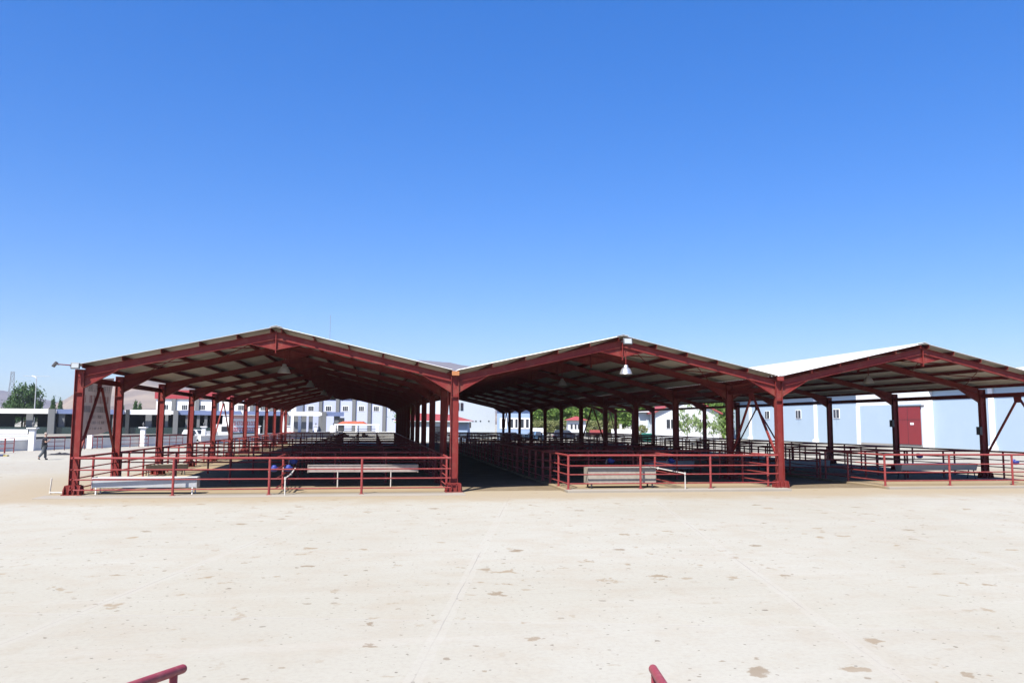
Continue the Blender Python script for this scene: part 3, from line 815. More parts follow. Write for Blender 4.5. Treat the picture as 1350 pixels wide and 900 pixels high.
def gate_post(label, p_):
    t = thing('wall_post', label, 'post', p_, 0, 'white wall posts with lamps')
    b_ = MB(); b_.box(-0.22, 0.22, -0.22, 0.22, 0, 1.80); obj('shaft', b_, M['white'], t, bevel=0.02)
    c_ = MB(); c_.box(-0.29, 0.29, -0.29, 0.29, 1.80, 1.88); c_.box(-0.38, 0.38, -0.38, 0.38, 1.881, 1.97); obj('capital', c_, M['white'], t, bevel=0.02)
    l = MB(); l.lathe([(0.0, 2.50), (0.02, 2.46), (0.04, 2.38), (0.10, 2.34), (0.105, 2.22), (0.08, 2.12), (0.05, 2.10), (0.05, 1.97), (0.0, 1.97)], 12); obj('lamp', l, M['lampbody'], t, smooth=True)
    return t
for (u, D, lab) in ((48, 72.5, 'white wall post with a small lamp beside the walking man'), (124, 78.5, 'white wall post seen below the hanging banner'), (192.6, 86.3, 'white wall post with lamp between the second and third left columns'),
                    (272, 101, 'white wall post behind the fourth left column'), (343.5, 124, 'white wall post in front of the red and white stall'), (383, 134, 'white wall post left of the open white pavilion pillars'), (418.5, 142, 'white wall post in front of the tall grey pavilion pillar'), (441.5, 148, 'farthest white wall post near the white trailer')):
    gate_post(lab, at(u, D - 3.0))
def railing(label, A, B, n, h=1.15):
    O, hd, L_ = frame2(A, B)
    t = thing('pipe_railing', label, 'railing', A, hd, 'thin red railings before the low wall')
    for z in (h, h * 0.66, h * 0.33):
        r_ = MB(); r_.tube([(0, 0, z), (L_, 0, z)], 0.025, 6); obj('rail', r_, M['redrail'], t)
    pm = MB(); pm.tube([(0, 0, 0), (0, 0, h + 0.02)], 0.035, 6); pme = pm.mesh('post'); pme.materials.append(M['redrail'])
    for k in range(n + 1): obj('post', pme, None, t, (L_ * k / n, 0, 0))
    return t
railing('red railing end at the far left edge of the yard', at(-70, 62), at(12.5, 63.7), 4)
railing('small square red railing panel left of the walking man', at(13.4, 64.2), at(24.8, 65.5), 1)
railing('thin red railing right of the walking man', at(64, 69.5), at(91, 71.5), 2)
railing('thin red railing just right of the front left column', at(108, 73), at(117, 73.8), 1)
railing('thin red railing below the banner', at(127, 74.5), at(140, 76), 2)
railing('thin red railing between the second and third left columns', at(164, 78), at(200, 82), 3)
railing('thin red railing between the third and fourth left columns', at(219, 84), at(245, 87), 3)

# ------------------------------------------------------------------ left: long market hall
hA, hB = at(-40, 131), at(456, 152)
O, hh_, HL_ = frame2(hA, hB)
hall = thing('market_hall', 'long low market hall with white fascia painted shade blue in recessed stretches and dark open front', 'building', hA, hh_)
def hx(u):      # bearing -> distance along the facade
    k = (u - 675.0) / F
    dx, dy = hB.x - hA.x, hB.y - hA.y
    rx = k * math.cos(YAW) + math.sin(YAW); ry = -k * math.sin(YAW) + math.cos(YAW)
    # CAM + s*(rx,ry) = hA + t*(dx,dy)
    det = rx * (-dy) + dx * ry
    ex, ey = hA.x - CAM.x, hA.y - CAM.y
    t = (rx * ey - ry * ex) / det
    return abs(t) * HL_
TOPZ, BOTZ = 4.46, 3.68
segs = [(-40, 67, 'w'), (76, 165, 'b'), (171.5, 228, 'w'), (234, 320, 'b'), (323, 381, 'b'), (383, 424, 'w'), (429, 456, 'b')]
for u0, u1, k in segs:
    b_ = MB(); y0 = 0 if k == 'w' else 0.9
    b_.box(hx(u0), hx(u1), y0, y0 + 0.3, BOTZ, TOPZ)
    obj('fascia', b_, M['hallwhite'] if k == 'w' else M['hallshade'], hall)
rf = MB(); rf.box(0, HL_, 1.25, 11, BOTZ + 0.1, TOPZ - 0.1); obj('roof', rf, M['hallwhite'], hall)
pf = MB(); pf.box(0, hx(380), -0.2, 11, 0, 0.30); obj('floor', pf, M['conc'], hall)
pr = MB(); pr.box(0, hx(41), 0.25, 0.5, 0.30, 1.05); obj('parapet', pr, M['hallwhite'], hall)
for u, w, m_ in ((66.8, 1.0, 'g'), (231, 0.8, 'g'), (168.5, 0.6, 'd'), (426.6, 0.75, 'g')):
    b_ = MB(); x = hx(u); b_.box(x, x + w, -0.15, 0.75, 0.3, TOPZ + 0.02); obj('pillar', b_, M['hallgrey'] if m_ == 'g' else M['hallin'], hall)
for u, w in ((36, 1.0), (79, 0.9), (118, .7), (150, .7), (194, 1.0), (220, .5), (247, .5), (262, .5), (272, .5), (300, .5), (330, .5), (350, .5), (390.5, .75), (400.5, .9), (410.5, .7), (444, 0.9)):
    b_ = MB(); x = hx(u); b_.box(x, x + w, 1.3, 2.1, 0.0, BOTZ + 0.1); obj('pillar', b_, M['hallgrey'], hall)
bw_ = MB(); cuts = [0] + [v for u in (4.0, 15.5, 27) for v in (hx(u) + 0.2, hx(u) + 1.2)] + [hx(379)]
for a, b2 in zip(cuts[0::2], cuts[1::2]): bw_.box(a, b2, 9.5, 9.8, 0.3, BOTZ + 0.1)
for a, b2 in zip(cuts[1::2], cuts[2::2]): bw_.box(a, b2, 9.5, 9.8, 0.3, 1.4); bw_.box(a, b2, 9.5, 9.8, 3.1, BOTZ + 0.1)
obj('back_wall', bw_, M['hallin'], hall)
gb = MB(); gb.box(0.2, hx(330), 0.85, 0.88, 0.30, 1.45); obj('glass_balustrade', gb, M['glassgreen'], hall)
db = MB(); db.box(hx(449.5), hx(456.5), 0.6, 2.4, 0.2, BOTZ - 0.3); obj('kiosk_door', db, M['hallin'], hall)

# two-storey buildings behind
def block(name, label, A, B, depth, H, wallm, winz, winh, wins, pils, roofm=None, band=None, pilm='hallgrey', winw=1.2, parts_roof=True):
    O, h, L_ = frame2(A, B)
    t = thing(name, label, 'building', A, h)
    b_ = MB(); b_.box(0, L_, 0, depth, 0, H); obj('wall', b_, M[wallm], t)
    if band:
        bb_ = MB(); bb_.box(-0.3, L_ + 0.3, -0.35, depth + 0.3, H + 0.003, H + band); obj('parapet', bb_, M[roofm], t)
    for x in pils:
        p_ = MB(); p_.box(x - 0.42, x + 0.42, -0.45, -0.003, 0, H - 0.003); obj('pilaster', p_, M[pilm], t)
    for x in wins:
        w = MB(); w.box(x - winw / 2 - 0.1, x + winw / 2 + 0.1, -0.06, -0.003, winz - 0.1, winz + winh + 0.1)
        for xx in (-winw / 4 - .01, winw / 4 + .01): pass
        fo = obj('window', w, M['hallwhite'], t)
        g_ = MB()
        for k in range(3): g_.box(x - winw / 2 + k * winw / 3 + 0.03, x - winw / 2 + (k + 1) * winw / 3 - 0.03, -0.085, -0.062, winz, winz + winh)
        obj('pane', g_, M['window'], fo)
    return t
rA, rB = at(208, 174), at(392, 178)
Lr = (rB - rA).length
block('two_storey_building', 'white two storey building with red parapet band behind the market hall', rA, rB, 12, 7.35, 'hallwhite', 5.05, 1.0,
      [Lr * f for f in (0.065, 0.20, 0.325, 0.60, 0.76, 0.88)], [Lr * f for f in (0.125, 0.29, 0.42, 0.53, 0.68, 0.82, 0.94)], 'redband', 1.9)
lA, lB = at(372, 196), at(560, 196)
Ll = (lB - lA).length
def lu(u): return (u - 372) / F * 196
block('two_storey_building', 'lavender white two storey building with dark pilasters seen through the left bay', lA, lB, 14, 8.2, 'lav', 5.25, 1.1,
      [lu(u) for u in (411.5, 434.5, 456.6, 477.6, 497.2, 519)], [lu(u) for u in (400, 424.5, 446.8, 468.2, 488.5, 508, 528)], 'steelgrey', 0.5, winw=1.35)

# stall with red and white boards
sA = at(306, 118.0); sB = at(339, 121)
O, h, L_ = frame2(sA, sB)
st = thing('market_stall', 'white market stall with red lettering boards behind the left columns', 'stall', sA, h)
b_ = MB(); b_.box(0, L_, 0, 2.2, 0, 3.5); obj('cabin', b_, M['hallwhite'], st)
for z0, z1, mm_ in ((3.0, 3.45, 'fr'), (2.05, 2.62, 'text_red'), (1.15, 1.70, 'text_red')):
    obj('lettering', (lambda s: s)(MB()), None, st) if False else None
    s = MB(); n = 15; rr_ = random.Random(int(z0 * 10)); w = L_ / n
    if mm_ == 'fr': s.box(0.05, L_ - 0.05, -0.03, -0.005, z0, z1)
    else:
        for k in range(n):
            a = k * w + 0.06; s.box(a, a + w * 0.28, -0.03, -0.005, z0, z1)
            if rr_.random() < .8: s.box(a + w * 0.30, a + w * 0.72, -0.03, -0.005, z1 - 0.1, z1)
            if rr_.random() < .7: s.box(a + w * 0.30, a + w * 0.72, -0.03, -0.005, z0, z0 + 0.1)
    obj('lettering', s, M[mm_ if mm_ != 'fr' else 'pinkboard'] if mm_ != 'fr' else mat('pale_pink_board', (0.62, 0.38, 0.38), 0.6, 0.05, 2.0), st)
aw = MB(); aw.box(-0.2, L_ + 0.2, -0.9, 2.3, 3.5, 3.58); obj('roof', aw, M['hallwhite'], st)
ct = MB(); ct.box(0.1, L_ - 0.1, -0.5, -0.04, 0.0, 0.95); obj('counter', ct, M['dark'], st)

# ------------------------------------------------------------------ vehicles
def car(name, label, cat, loc, rz, paint, L_=4.4, Wd=1.78, H=1.5, kind='car', group=None):
    t = thing(name, label, cat, loc, rz, group)
    hw = Wd / 2; wr = 0.33
    belt = H * 0.60; hood = belt - 0.06
    def arch(cx):
        return [(cx + wr * 1.15 * math.cos(a), 0.30 + max(0.0, wr * 1.15 * math.sin(a))) for a in [math.pi - k * math.pi / 6 for k in range(7)]]
    f_, r_ = L_ / 2 - 0.85, -L_ / 2 + 0.82
    prof = [(-L_ / 2, 0.32)] + [(r_ - 0.38, 0.24)] + arch(r_) + [(r_ + 0.38, 0.22), (f_ - 0.38, 0.22)] + arch(f_) + [(f_ + 0.38, 0.24), (L_ / 2 - 0.02, 0.32), (L_ / 2, 0.55), (L_ / 2 - 0.12, hood - 0.06), (L_ / 2 - 0.95, hood + 0.02), (L_ / 2 - 1.2, belt), (-L_ / 2 + 0.25, belt), (-L_ / 2 + 0.02, belt - 0.12)]
    b_ = MB(); b_.prism(prof, 'y', -hw, hw)
    obj('body', b_, paint, t, bevel=0.05)
    xa, xb, xc, xd = (L_ / 2 - 1.2, L_ / 2 - 1.95, -L_ / 2 + (0.75 if kind == 'car' else 0.35), -L_ / 2 + (0.28 if kind == 'car' else 0.12))
    ti = 0.22
    c_ = MB(); lo = [(xa, hw - 0.05), (xd, hw - 0.05)]; up = [(xb, hw - ti), (xc, hw - ti)]
    c_.add([(xa, -hw + .05, belt), (xa, hw - .05, belt), (xd, hw - .05, belt), (xd, -hw + .05, belt), (xb, -hw + ti, H), (xb, hw - ti, H), (xc, hw - ti, H), (xc, -hw + ti, H)],
           [(0, 1, 2, 3), (4, 7, 6, 5), (0, 4, 5, 1), (1, 5, 6, 2), (2, 6, 7, 3), (3, 7, 4, 0)])
    obj('cabin', c_, paint, t, bevel=0.06)
    def quad(a, b2, c2, d2, off):
        w = MB(); n = (b2 - a).cross(d2 - a).normalized()
        cc = (a + b2 + c2 + d2) / 4
        pts_ = [cc + (p_ - cc) * 0.84 for p_ in (a, b2, c2, d2)]
        if n.dot(Vector((cc.x * 0.05, cc.y, 0.3))) < 0: n = -n
        w.add([p_ + n * off for p_ in pts_] + [p_ + n * (off - 0.015) for p_ in pts_], [(0, 1, 2, 3), (4, 7, 6, 5), (0, 4, 5, 1), (1, 5, 6, 2), (2, 6, 7, 3), (3, 7, 4, 0)])
        return w
    V = Vector
    for s_ in (-1, 1):
        xm0, xm1 = (xa + xd) / 2, (xb + xc) / 2
        for (p_, q_, r2, s2) in ((xa, xm0 + .04, xm1 + .04, xb), (xm0 - .04, xd, xc, xm1 - .04)):
            obj('side_window', quad(V((p_, s_ * (hw - .05), belt)), V((q_, s_ * (hw - .05), belt)), V((r2, s_ * (hw - ti), H)), V((s2, s_ * (hw - ti), H)), 0.02), M['window'], t)
    ws = quad(V((xa, -hw + .05, belt)), V((xa, hw - .05, belt)), V((xb, hw - ti, H)), V((xb, -hw + ti, H)), 0.02); obj('windscreen', ws, M['window'], t)
    wm = MB(); wm.lathe([(0.0, -0.1), (wr * 0.8, -0.1), (wr, -0.07), (wr, 0.07), (wr * 0.8, 0.1), (0.0, 0.1)], 18); wme = wm.mesh('wheel'); wme.materials.append(M['rubber'])
    rm_ = MB(); rm_.lathe([(0.0, -0.108), (wr * 0.6, -0.104), (wr * 0.62, 0.104), (0.0, 0.108)], 14); rme = rm_.mesh('rim'); rme.materials.append(M['alu'])
    for x in (f_, r_):
        for s_ in (-1, 1):
            o = obj('wheel', wme, None, t, (x, s_ * (hw - 0.11), wr)); o.rotation_euler = (R(90), 0, 0); obj('rim', rme, None, o)
    for s_ in (-1, 1):
        hl = MB(); hl.box(L_ / 2 - 0.10, L_ / 2 - 0.01, s_ * (hw - 0.35) - 0.16, s_ * (hw - 0.35) + 0.16, 0.56, 0.70); obj('headlight', hl, M['glasslamp'], t)
        tl = MB(); tl.box(-L_ / 2 - 0.015, -L_ / 2 + 0.06, s_ * (hw - 0.2) - 0.11, s_ * (hw - 0.2) + 0.11, belt - 0.30, belt - 0.14); obj('tail_light', tl, M['text_red'], t)
    return t
car('parked_car', 'dark blue hatchback parked in front of the red roofed kiosk', 'car', at(748, 121), -YAW, M['carblack'], 4.3, 1.8, 1.62, 'suv', 'parked cars')
car('parked_car', 'steel blue car parked beside the pale blue house', 'car', at(701, 118), -YAW + math.pi, M['carblue'], 4.2, 1.7, 1.42, 'car', 'parked cars')
car('parked_car', 'dark car close to the end wall of the pale blue house', 'car', at(680, 108), -YAW, M['carblack'], 4.0, 1.7, 1.4, 'car', 'parked cars')
car('parked_car', 'white car parked behind the low wall left of the stall', 'car', at(266, 106), R(35), M['carwhite'], 4.2, 1.75, 1.5, 'suv', 'parked cars')
# small flatbed tractor-trailer with pale load
vt = thing('flatbed_truck', 'small pale truck with grey cab behind the low wall beside the market hall', 'truck', at(290, 109), hh_ + 0.2)
b_ = MB(); b_.prism([(-0.2, 0.5), (1.6, 0.5), (1.6, 1.2), (1.25, 2.15), (-0.2, 2.2)], 'y', -0.95, 0.95); obj('cab', b_, M['carwhite'], vt, bevel=0.06)
b_ = MB(); b_.prism([(1.34, 1.98), (1.62, 1.25), (1.655, 1.26), (1.375, 1.99)], 'y', -0.8, 0.8); obj('windscreen', b_, M['window'], vt)
b_ = MB(); b_.box(0.3, 1.1, -0.975, -0.955, 1.25, 1.9); b_.box(0.3, 1.1, 0.955, 0.975, 1.25, 1.9); obj('side_window', b_, M['window'], vt)
b_ = MB(); b_.box(-3.4, -0.25, -1.0, 1.0, 0.7, 0.85); b_.box(-3.4, -0.25, -1.0, -0.94, 0.851, 1.3); b_.box(-3.4, -0.25, 0.94, 1.0, 0.851, 1.3); b_.box(-3.46, -3.405, -1.0, 1.0, 0.85, 1.3); obj('bed', b_, M['galv'], vt)
wm = MB(); wm.lathe([(0.0, -0.12), (0.3, -0.12), (0.38, -0.08), (0.38, 0.08), (0.3, 0.12), (0.0, 0.12)], 16); wme = wm.mesh('wheel'); wme.materials.append(M['rubber'])
for x in (0.75, -2.6):
    for s_ in (-1, 1): o = obj('wheel', wme, None, vt, (x, s_ * 0.85, 0.38)); o.rotation_euler = (R(90), 0, 0)
# white frame trailer with orange red tarpaulin
tp = at(437, 141); tq = at(500, 141)
O, h, L_ = frame2(tp, tq)
tr = thing('frame_trailer', 'long white frame trailer topped by a crumpled orange red tarpaulin', 'trailer', tp, h)
b_ = MB()
for x in (0.9, 4.6, L_ - 0.25): b_.box(x - 0.09, x + 0.09, -0.09, 0.09, 0.0, 2.07); b_.box(x - 0.09, x + 0.09, 1.91, 2.09, 0.0, 2.07)
b_.box(0.75, L_ - 0.05, -0.1, 0.1, 2.071, 2.22); b_.box(0.75, L_ - 0.05, 1.9, 2.1, 2.071, 2.22)
obj('frame', b_, M['white'], tr)
b_ = MB(); b_.box(1.0, L_ - 0.4, -0.06, 2.06, 0.45, 0.62); obj('deck', b_, M['white'], tr)
b_ = MB()
for z in (1.0, 1.4): b_.tube([(1.0, -0.06, z), (L_ - 0.4, -0.06, z)], 0.04, 6); b_.tube([(1.0, 2.06, z), (L_ - 0.4, 2.06, z)], 0.04, 6)
obj('side_rail', b_, M['lampbody'], tr)
b_ = MB(); b_.box(0.0, 0.7, 0.1, 1.9, 0.5, 1.9); obj('front_box', b_, M['white'], tr, bevel=0.05)
tb = MB(); vs_, fs = [], []; rt = random.Random(3)
nx, ny = 14, 6
for j in range(ny + 1):
    for i in range(nx + 1):
        e = min(1, min(i, nx - i) / 2.0) * min(1, min(j, ny - j) / 1.5)
        vs_.append((1.2 + 5.2 * i / nx, -0.1 + 2.2 * j / ny, 2.26 + e * (0.28 + 0.22 * rt.random())))
for j in range(ny):
    for i in range(nx):
        a = j * (nx + 1) + i; fs.append((a, a + 1, a + nx + 2, a + nx + 1))
n0 = len(vs_); vs_ += [(1.2, -.1, 2.255), (6.4, -.1, 2.255), (6.4, 2.1, 2.255), (1.2, 2.1, 2.255)]; fs.append((n0, n0 + 3, n0 + 2, n0 + 1))
tb.add(vs_, fs); obj('tarpaulin', tb, M['tarp'], tr)
whl = MB(); whl.lathe([(0.0, -0.1), (0.3, -0.1), (0.36, -0.06), (0.36, 0.06), (0.3, 0.1), (0.0, 0.1)], 14); wme2 = whl.mesh('wheel'); wme2.materials.append(M['rubber'])
for x in (2.6, 6.0):
    for y in (-0.25, 2.25): o = obj('wheel', wme2, None, tr, (x, y, 0.36)); o.rotation_euler = (R(90), 0, 0)

# ------------------------------------------------------------------ buildings seen through the middle bay
bA, bB = at(586.5, 128), at(653.5, 132)
O, h, L_ = frame2(bA, bB)
big = thing('two_storey_building', 'tall near white building with three round vents behind the middle bay', 'building', bA, h)
b_ = MB(); b_.box(0, L_, 0, 12, 0, 7.4); obj('wall', b_, M['ice'], big)
b_ = MB(); b_.prism([(-0.4, 7.403), (L_ + 0.4, 7.403), (L_ / 2, 8.6)], 'y', -0.4, 12.4); obj('roof', b_, M['tile'], big)
def bu(u): return (u - 586.5) / 67.0 * L_
for u in (604, 609.2):
    w = MB(); w.box(bu(u) - 0.24, bu(u) + 0.24, -0.05, -0.003, hz(u, 541, 129), hz(u, 531, 129)); obj('window', w, M['window'], big)
for u in (627.8, 633.8, 645):
    w = MB(); w.tube([(bu(u), -0.03, hz(u, 555, 130)), (bu(u), 0.02, hz(u, 555, 130))], 0.13, 14); obj('vent', w, M['window'], big)
aA, aB = at(524, 112), at(622, 112)
O, h, L_ = frame2(aA, aB)
an = thing('low_building', 'low pale annex with a red tiled roof behind the columns between left and middle bays', 'building', aA, h)
b_ = MB(); b_.box(0, 8.05, 0, 7, 0, 2.72); obj('wall', b_, M['ice'], an)
b_ = MB(); b_.box(8.053, L_ - 0.5, 0.3, 7, 0, 2.70); o = obj('wall', b_, M['annexblue'], an); o['label'] = 'light blue end of the wall'
b_ = MB(); b_.add([(-0.4, -0.5, 2.85), (L_ + 0.1, -0.5, 2.85), (L_ + 0.1, 7.5, 2.85), (-0.4, 7.5, 2.85), (2.0, 3.5, 3.95), (L_ - 3.0, 3.5, 3.75)], [(0, 1, 5, 4), (1, 2, 5), (2, 3, 4, 5), (3, 0, 4), (0, 3, 2, 1)])
obj('roof', b_, M['tile'], an)
b_ = MB(); b_.box(-0.4, L_ + 0.1, -0.5, 7.5, 2.725, 2.847); obj('soffit', b_, M['ice'], an)
b_ = MB(); x = (576.5 - 524) / 98 * L_; b_.box(x - 0.5, x + 0.5, -0.04, -0.003, 0.0, 2.1); obj('door', b_, M['window'], an)
b_ = MB(); b_.tube([(L_ - 0.1, -0.35, 2.8), (L_ - 0.1, -0.35, 1.9)], 0.13, 8); obj('downpipe', b_, M['lampbody'], an)
pA, pB = at(656, 119), at(702, 119)
O, h, L_ = frame2(pA, pB)
ph = thing('pale_blue_house', 'pale blue house with white framed windows seen through the middle bay columns', 'building', pA, h)
b_ = MB(); b_.box(0, L_, 0, 9, 0, 5.2); obj('wall', b_, M['annexblue'], ph)
b_ = MB(); b_.prism([(-0.5, 5.3), (L_ + 0.5, 5.3), (L_ / 2, 6.2)], 'y', -0.8, 9.4); obj('roof', b_, M['tile'], ph)
b_ = MB(); b_.box(-0.5, L_ + 0.5, -0.8, 9.4, 5.203, 5.297); obj('eave', b_, M['annexblue'], ph)
for u, w_ in ((664.5, 0.55), (678.5, 1.0), (692.5, 1.15)):
    x = (u - 656) / 46 * L_
    w = MB(); w.box(x - w_ / 2 - 0.25, x + w_ / 2 + 0.25, -0.06, -0.003, 1.75, 3.35); fo = obj('window', w, M['hallwhite'], ph)
    w = MB(); w.box(x - w_ / 2, x - 0.16, -0.085, -0.062, 1.95, 3.2); w.box(x + 0.16, x + w_ / 2, -0.085, -0.062, 1.95, 3.2); obj('pane', w, M['window'], fo)
kA, kB = at(748.8, 158), at(772.5, 158)
O, h, L_ = frame2(kA, kB)
kk = thing('guard_kiosk', 'small white kiosk with a red hipped roof behind the dark blue hatchback', 'kiosk', kA, h)
b_ = MB(); b_.box(0, L_, 0, 3.4, 0, 3.15); obj('wall', b_, M['housewhite'], kk)
b_ = MB(); b_.add([(-0.6, -0.6, 3.2), (L_ + 0.6, -0.6, 3.2), (L_ + 0.6, 4.0, 3.2), (-0.6, 4.0, 3.2), (L_ / 2 - 0.2, 1.7, 4.0), (L_ / 2 + 0.2, 1.7, 4.0)], [(0, 1, 5, 4), (1, 2, 5), (2, 3, 4, 5), (3, 0, 4), (0, 3, 2, 1)]); obj('roof', b_, M['tile'], kk)
for x0_, x1_ in ((0.55, 0.95), (1.35, 1.7), (1.95, 2.4)):
    w = MB(); w.box(x0_, x1_, -0.05, -0.003, 1.5, 2.45); obj('window', w, M['window'], kk)
# red trailer, low white walls, bin
rt_ = thing('farm_trailer', 'low red farm trailer right of the white kiosk', 'trailer', at(787, 148), -YAW)
b_ = MB(); b_.box(-1.25, 1.25, -0.7, 0.7, 0.55, 0.63); b_.box(-1.25, 1.25, -0.7, -0.64, 0.631, 1.45); b_.box(-1.25, 1.25, 0.64, 0.7, 0.631, 1.45); b_.box(-1.31, -1.252, -0.7, 0.7, 0.55, 1.45); b_.box(1.252, 1.31, -0.7, 0.7, 0.55, 1.45); obj('box', b_, M['tile'], rt_)
for s_ in (-1, 1): o = obj('wheel', wme2, None, rt_, (0, s_ * 0.82, 0.36)); o.rotation_euler = (R(90), 0, 0)
b_ = MB(); b_.tube([(1.31, 0, 0.6), (2.3, 0, 0.5)], 0.04, 8); obj('drawbar', b_, M['dark'], rt_)
for u0, u1, D, H_, lab in ((703, 718, 140, 1.7, 'low white wall right of the pale blue house'), (806, 842, 140, 1.6, 'low white wall under the green trees left of the blue gabled house')):
    O, h, L_ = frame2(at(u0, D), at(u1, D)); w = MB(); w.box(0, L_, -0.1, 0.1, 0, H_); w.box(-0.03, L_ + 0.03, -0.14, 0.14, H_ + 0.002, H_ + 0.08)
    o = obj('low_wall', w, M['hallwhite']); o.location = O; o.rotation_euler = (0, 0, h); tag(o, lab, 'wall', 'low white walls')
for u, D, lab in ((818, 138, 'slim white post standing before the low white wall'),):
    w = MB(); w.box(-0.14, 0.14, -0.14, 0.14, 0, 2.4); w.box(-0.2, 0.2, -0.2, 0.2, 2.402, 2.5); o = obj('wall_post', w, M['white']); o.location = at(u, D); tag(o, lab, 'post')
wbn = thing('waste_bin', 'green wheeled waste container in front of the white house', 'bin', at(852, 112), -YAW)
b_ = MB(); b_.prism([(-0.52, 0.18), (0.52, 0.18), (0.66, 1.15), (-0.66, 1.15)], 'y', -0.45, 0.45); obj('body', b_, M['bin'], wbn, bevel=0.03)
b_ = MB(); b_.prism([(-0.70, 1.153), (0.70, 1.153), (0.6, 1.32), (-0.6, 1.32)], 'y', -0.5, 0.5); obj('lid', b_, M['bin'], wbn, bevel=0.03)
for x in (-0.45, 0.45):
    for s_ in (-1, 1):
        b_ = MB(); b_.tube([(x, s_ * 0.38 - 0.03, 0.09), (x, s_ * 0.38 + 0.03, 0.09)], 0.09, 10); obj('wheel', b_, M['rubber'], wbn)
# white gabled house and its wing
gA, gB = at(864, 121), at(947, 121)
O, h, L_ = frame2(gA, gB)
gh = thing('gabled_house', 'white gabled house with thin red eaves behind the young pale trees', 'house', gA, h)
ez, az = 4.3, 6.6
b_ = MB(); b_.prism([(0, 0), (L_, 0), (L_, ez), (L_ / 2, az), (0, ez)], 'y', 0, 10); obj('wall', b_, M['housewhite'], gh)
b_ = MB()
for s_ in (0, 1):
    xe, xr = ((-0.5, L_ / 2) if s_ == 0 else (L_ + 0.5, L_ / 2)); ze = ez - 0.5 * (az - ez) / (L_ / 2)
    b_.bar((xe, -0.4, ze + 0.12), (xr, -0.4, az + 0.12), 0.02, 0.01) if False else None
    b_.add([(xe, -0.5, ze + 0.02), (xr, -0.5, az + 0.02), (xr, 10.4, az + 0.02), (xe, 10.4, ze + 0.02), (xe, -0.5, ze + 0.24), (xr, -0.5, az + 0.24), (xr, 10.4, az + 0.24), (xe, 10.4, ze + 0.24)],
           [(0, 3, 2, 1), (4, 5, 6, 7), (0, 1, 5, 4), (1, 2, 6, 5), (2, 3, 7, 6), (3, 0, 4, 7)])
obj('roof', b_, M['tile'], gh)
for u0, u1 in ((877.5, 889.5), (920.5, 928.5)):
    x0_, x1_ = (u0 - 864) / 83 * L_, (u1 - 864) / 83 * L_
    w = MB(); w.box(x0_, x1_, -0.06, -0.003, hz(u0, 565, 121), hz(u0, 552, 121)); fo = obj('window', w, M['hallwhite'], gh)
    w = MB(); xm = (x0_ + x1_) / 2; w.box(x0_ + 0.08, xm - 0.06, -0.085, -0.062, hz(u0, 565, 121) + 0.08, hz(u0, 552, 121) - 0.08); w.box(xm + 0.06, x1_ - 0.08, -0.085, -0.062, hz(u0, 565, 121) + 0.08, hz(u0, 552, 121) - 0.08); obj('pane', w, M['window'], fo)
wA, wB = at(842, 126), at(863.0, 126)
O, h, L_ = frame2(wA, wB)
wg = thing('house_wing', 'small ice blue flat roofed house left of the white gabled house', 'house', wA, h)
b_ = MB(); b_.box(0, L_, 0, 6, 0, 4.4); obj('wall', b_, M['ice'], wg)
b_ = MB(); b_.box(-0.2, L_ + 0.1, -0.9, 6.2, 4.403, 4.6); obj('roof', b_, M['housewhite'], wg)
x = (855.5 - 842) / 21 * L_; w = MB(); w.box(x - 0.45, x + 0.45, -0.06, -0.003, 1.9, 3.5); fo = obj('window', w, M['hallwhite'], wg)
w = MB(); w.box(x - 0.3, x + 0.3, -0.085, -0.062, 2.0, 3.4); obj('pane', w, mat('pale_curtained_glass', (0.35, 0.42, 0.47), 0.2, 0.1, 2.0), fo)

# ------------------------------------------------------------------ right: long pale blue warehouse
XW = 77.0
wh = thing('warehouse', 'long ice blue warehouse with white pilasters and white roof behind the right bay', 'warehouse', (XW, 0, 0))
Y0, Y1 = -22.0, 113.0
EZ = 7.0
def wbox(name, x0, x1, y0, y1, z0, z1, m_, parent=wh, bev=0):
    b_ = MB(); b_.box(x0, x1, y0, y1, z0, z1); return obj(name, b_, m_, parent, bevel=bev)
wbox('wall', 0, 24, Y0, Y1, 0, EZ, M['palewall'])
b_ = MB(); b_.prism([(-0.62, EZ + 0.003), (12, EZ + 2.7), (24.62, EZ + 0.003), (24.62, EZ + 0.15), (12, EZ + 2.85), (-0.62, EZ + 0.15)], 'y', Y0 - 0.5, Y1 + 0.4)
obj('roof', b_, M['roof'], wh)
for yp in (103.6, 92.9, 82.1, 46.7, 36.0, 25.3, 14.6):
    b_ = MB(); b_.box(-0.22, -0.003, yp - 0.32, yp + 0.32, 0.55, EZ - 0.003); b_.box(-0.40, -0.003, yp - 0.55, yp + 0.55, 0, 0.30)
    b_.add([(-0.40, yp - 0.55, 0.30), (-0.40, yp + 0.55, 0.30), (-0.003, yp + 0.55, 0.30), (-0.003, yp - 0.55, 0.30), (-0.22, yp - 0.32, 0.55), (-0.22, yp + 0.32, 0.55), (-0.003, yp + 0.32, 0.55), (-0.003, yp - 0.32, 0.55)],
           [(0, 1, 5, 4), (1, 2, 6, 5), (3, 0, 4, 7)])
    obj('pilaster', b_, M['hallwhite'], wh)
wbox('pilaster', -0.2, 0.4, Y1 - 0.6, Y1 + 0.15, 0, EZ - 0.003, M['hallwhite'])
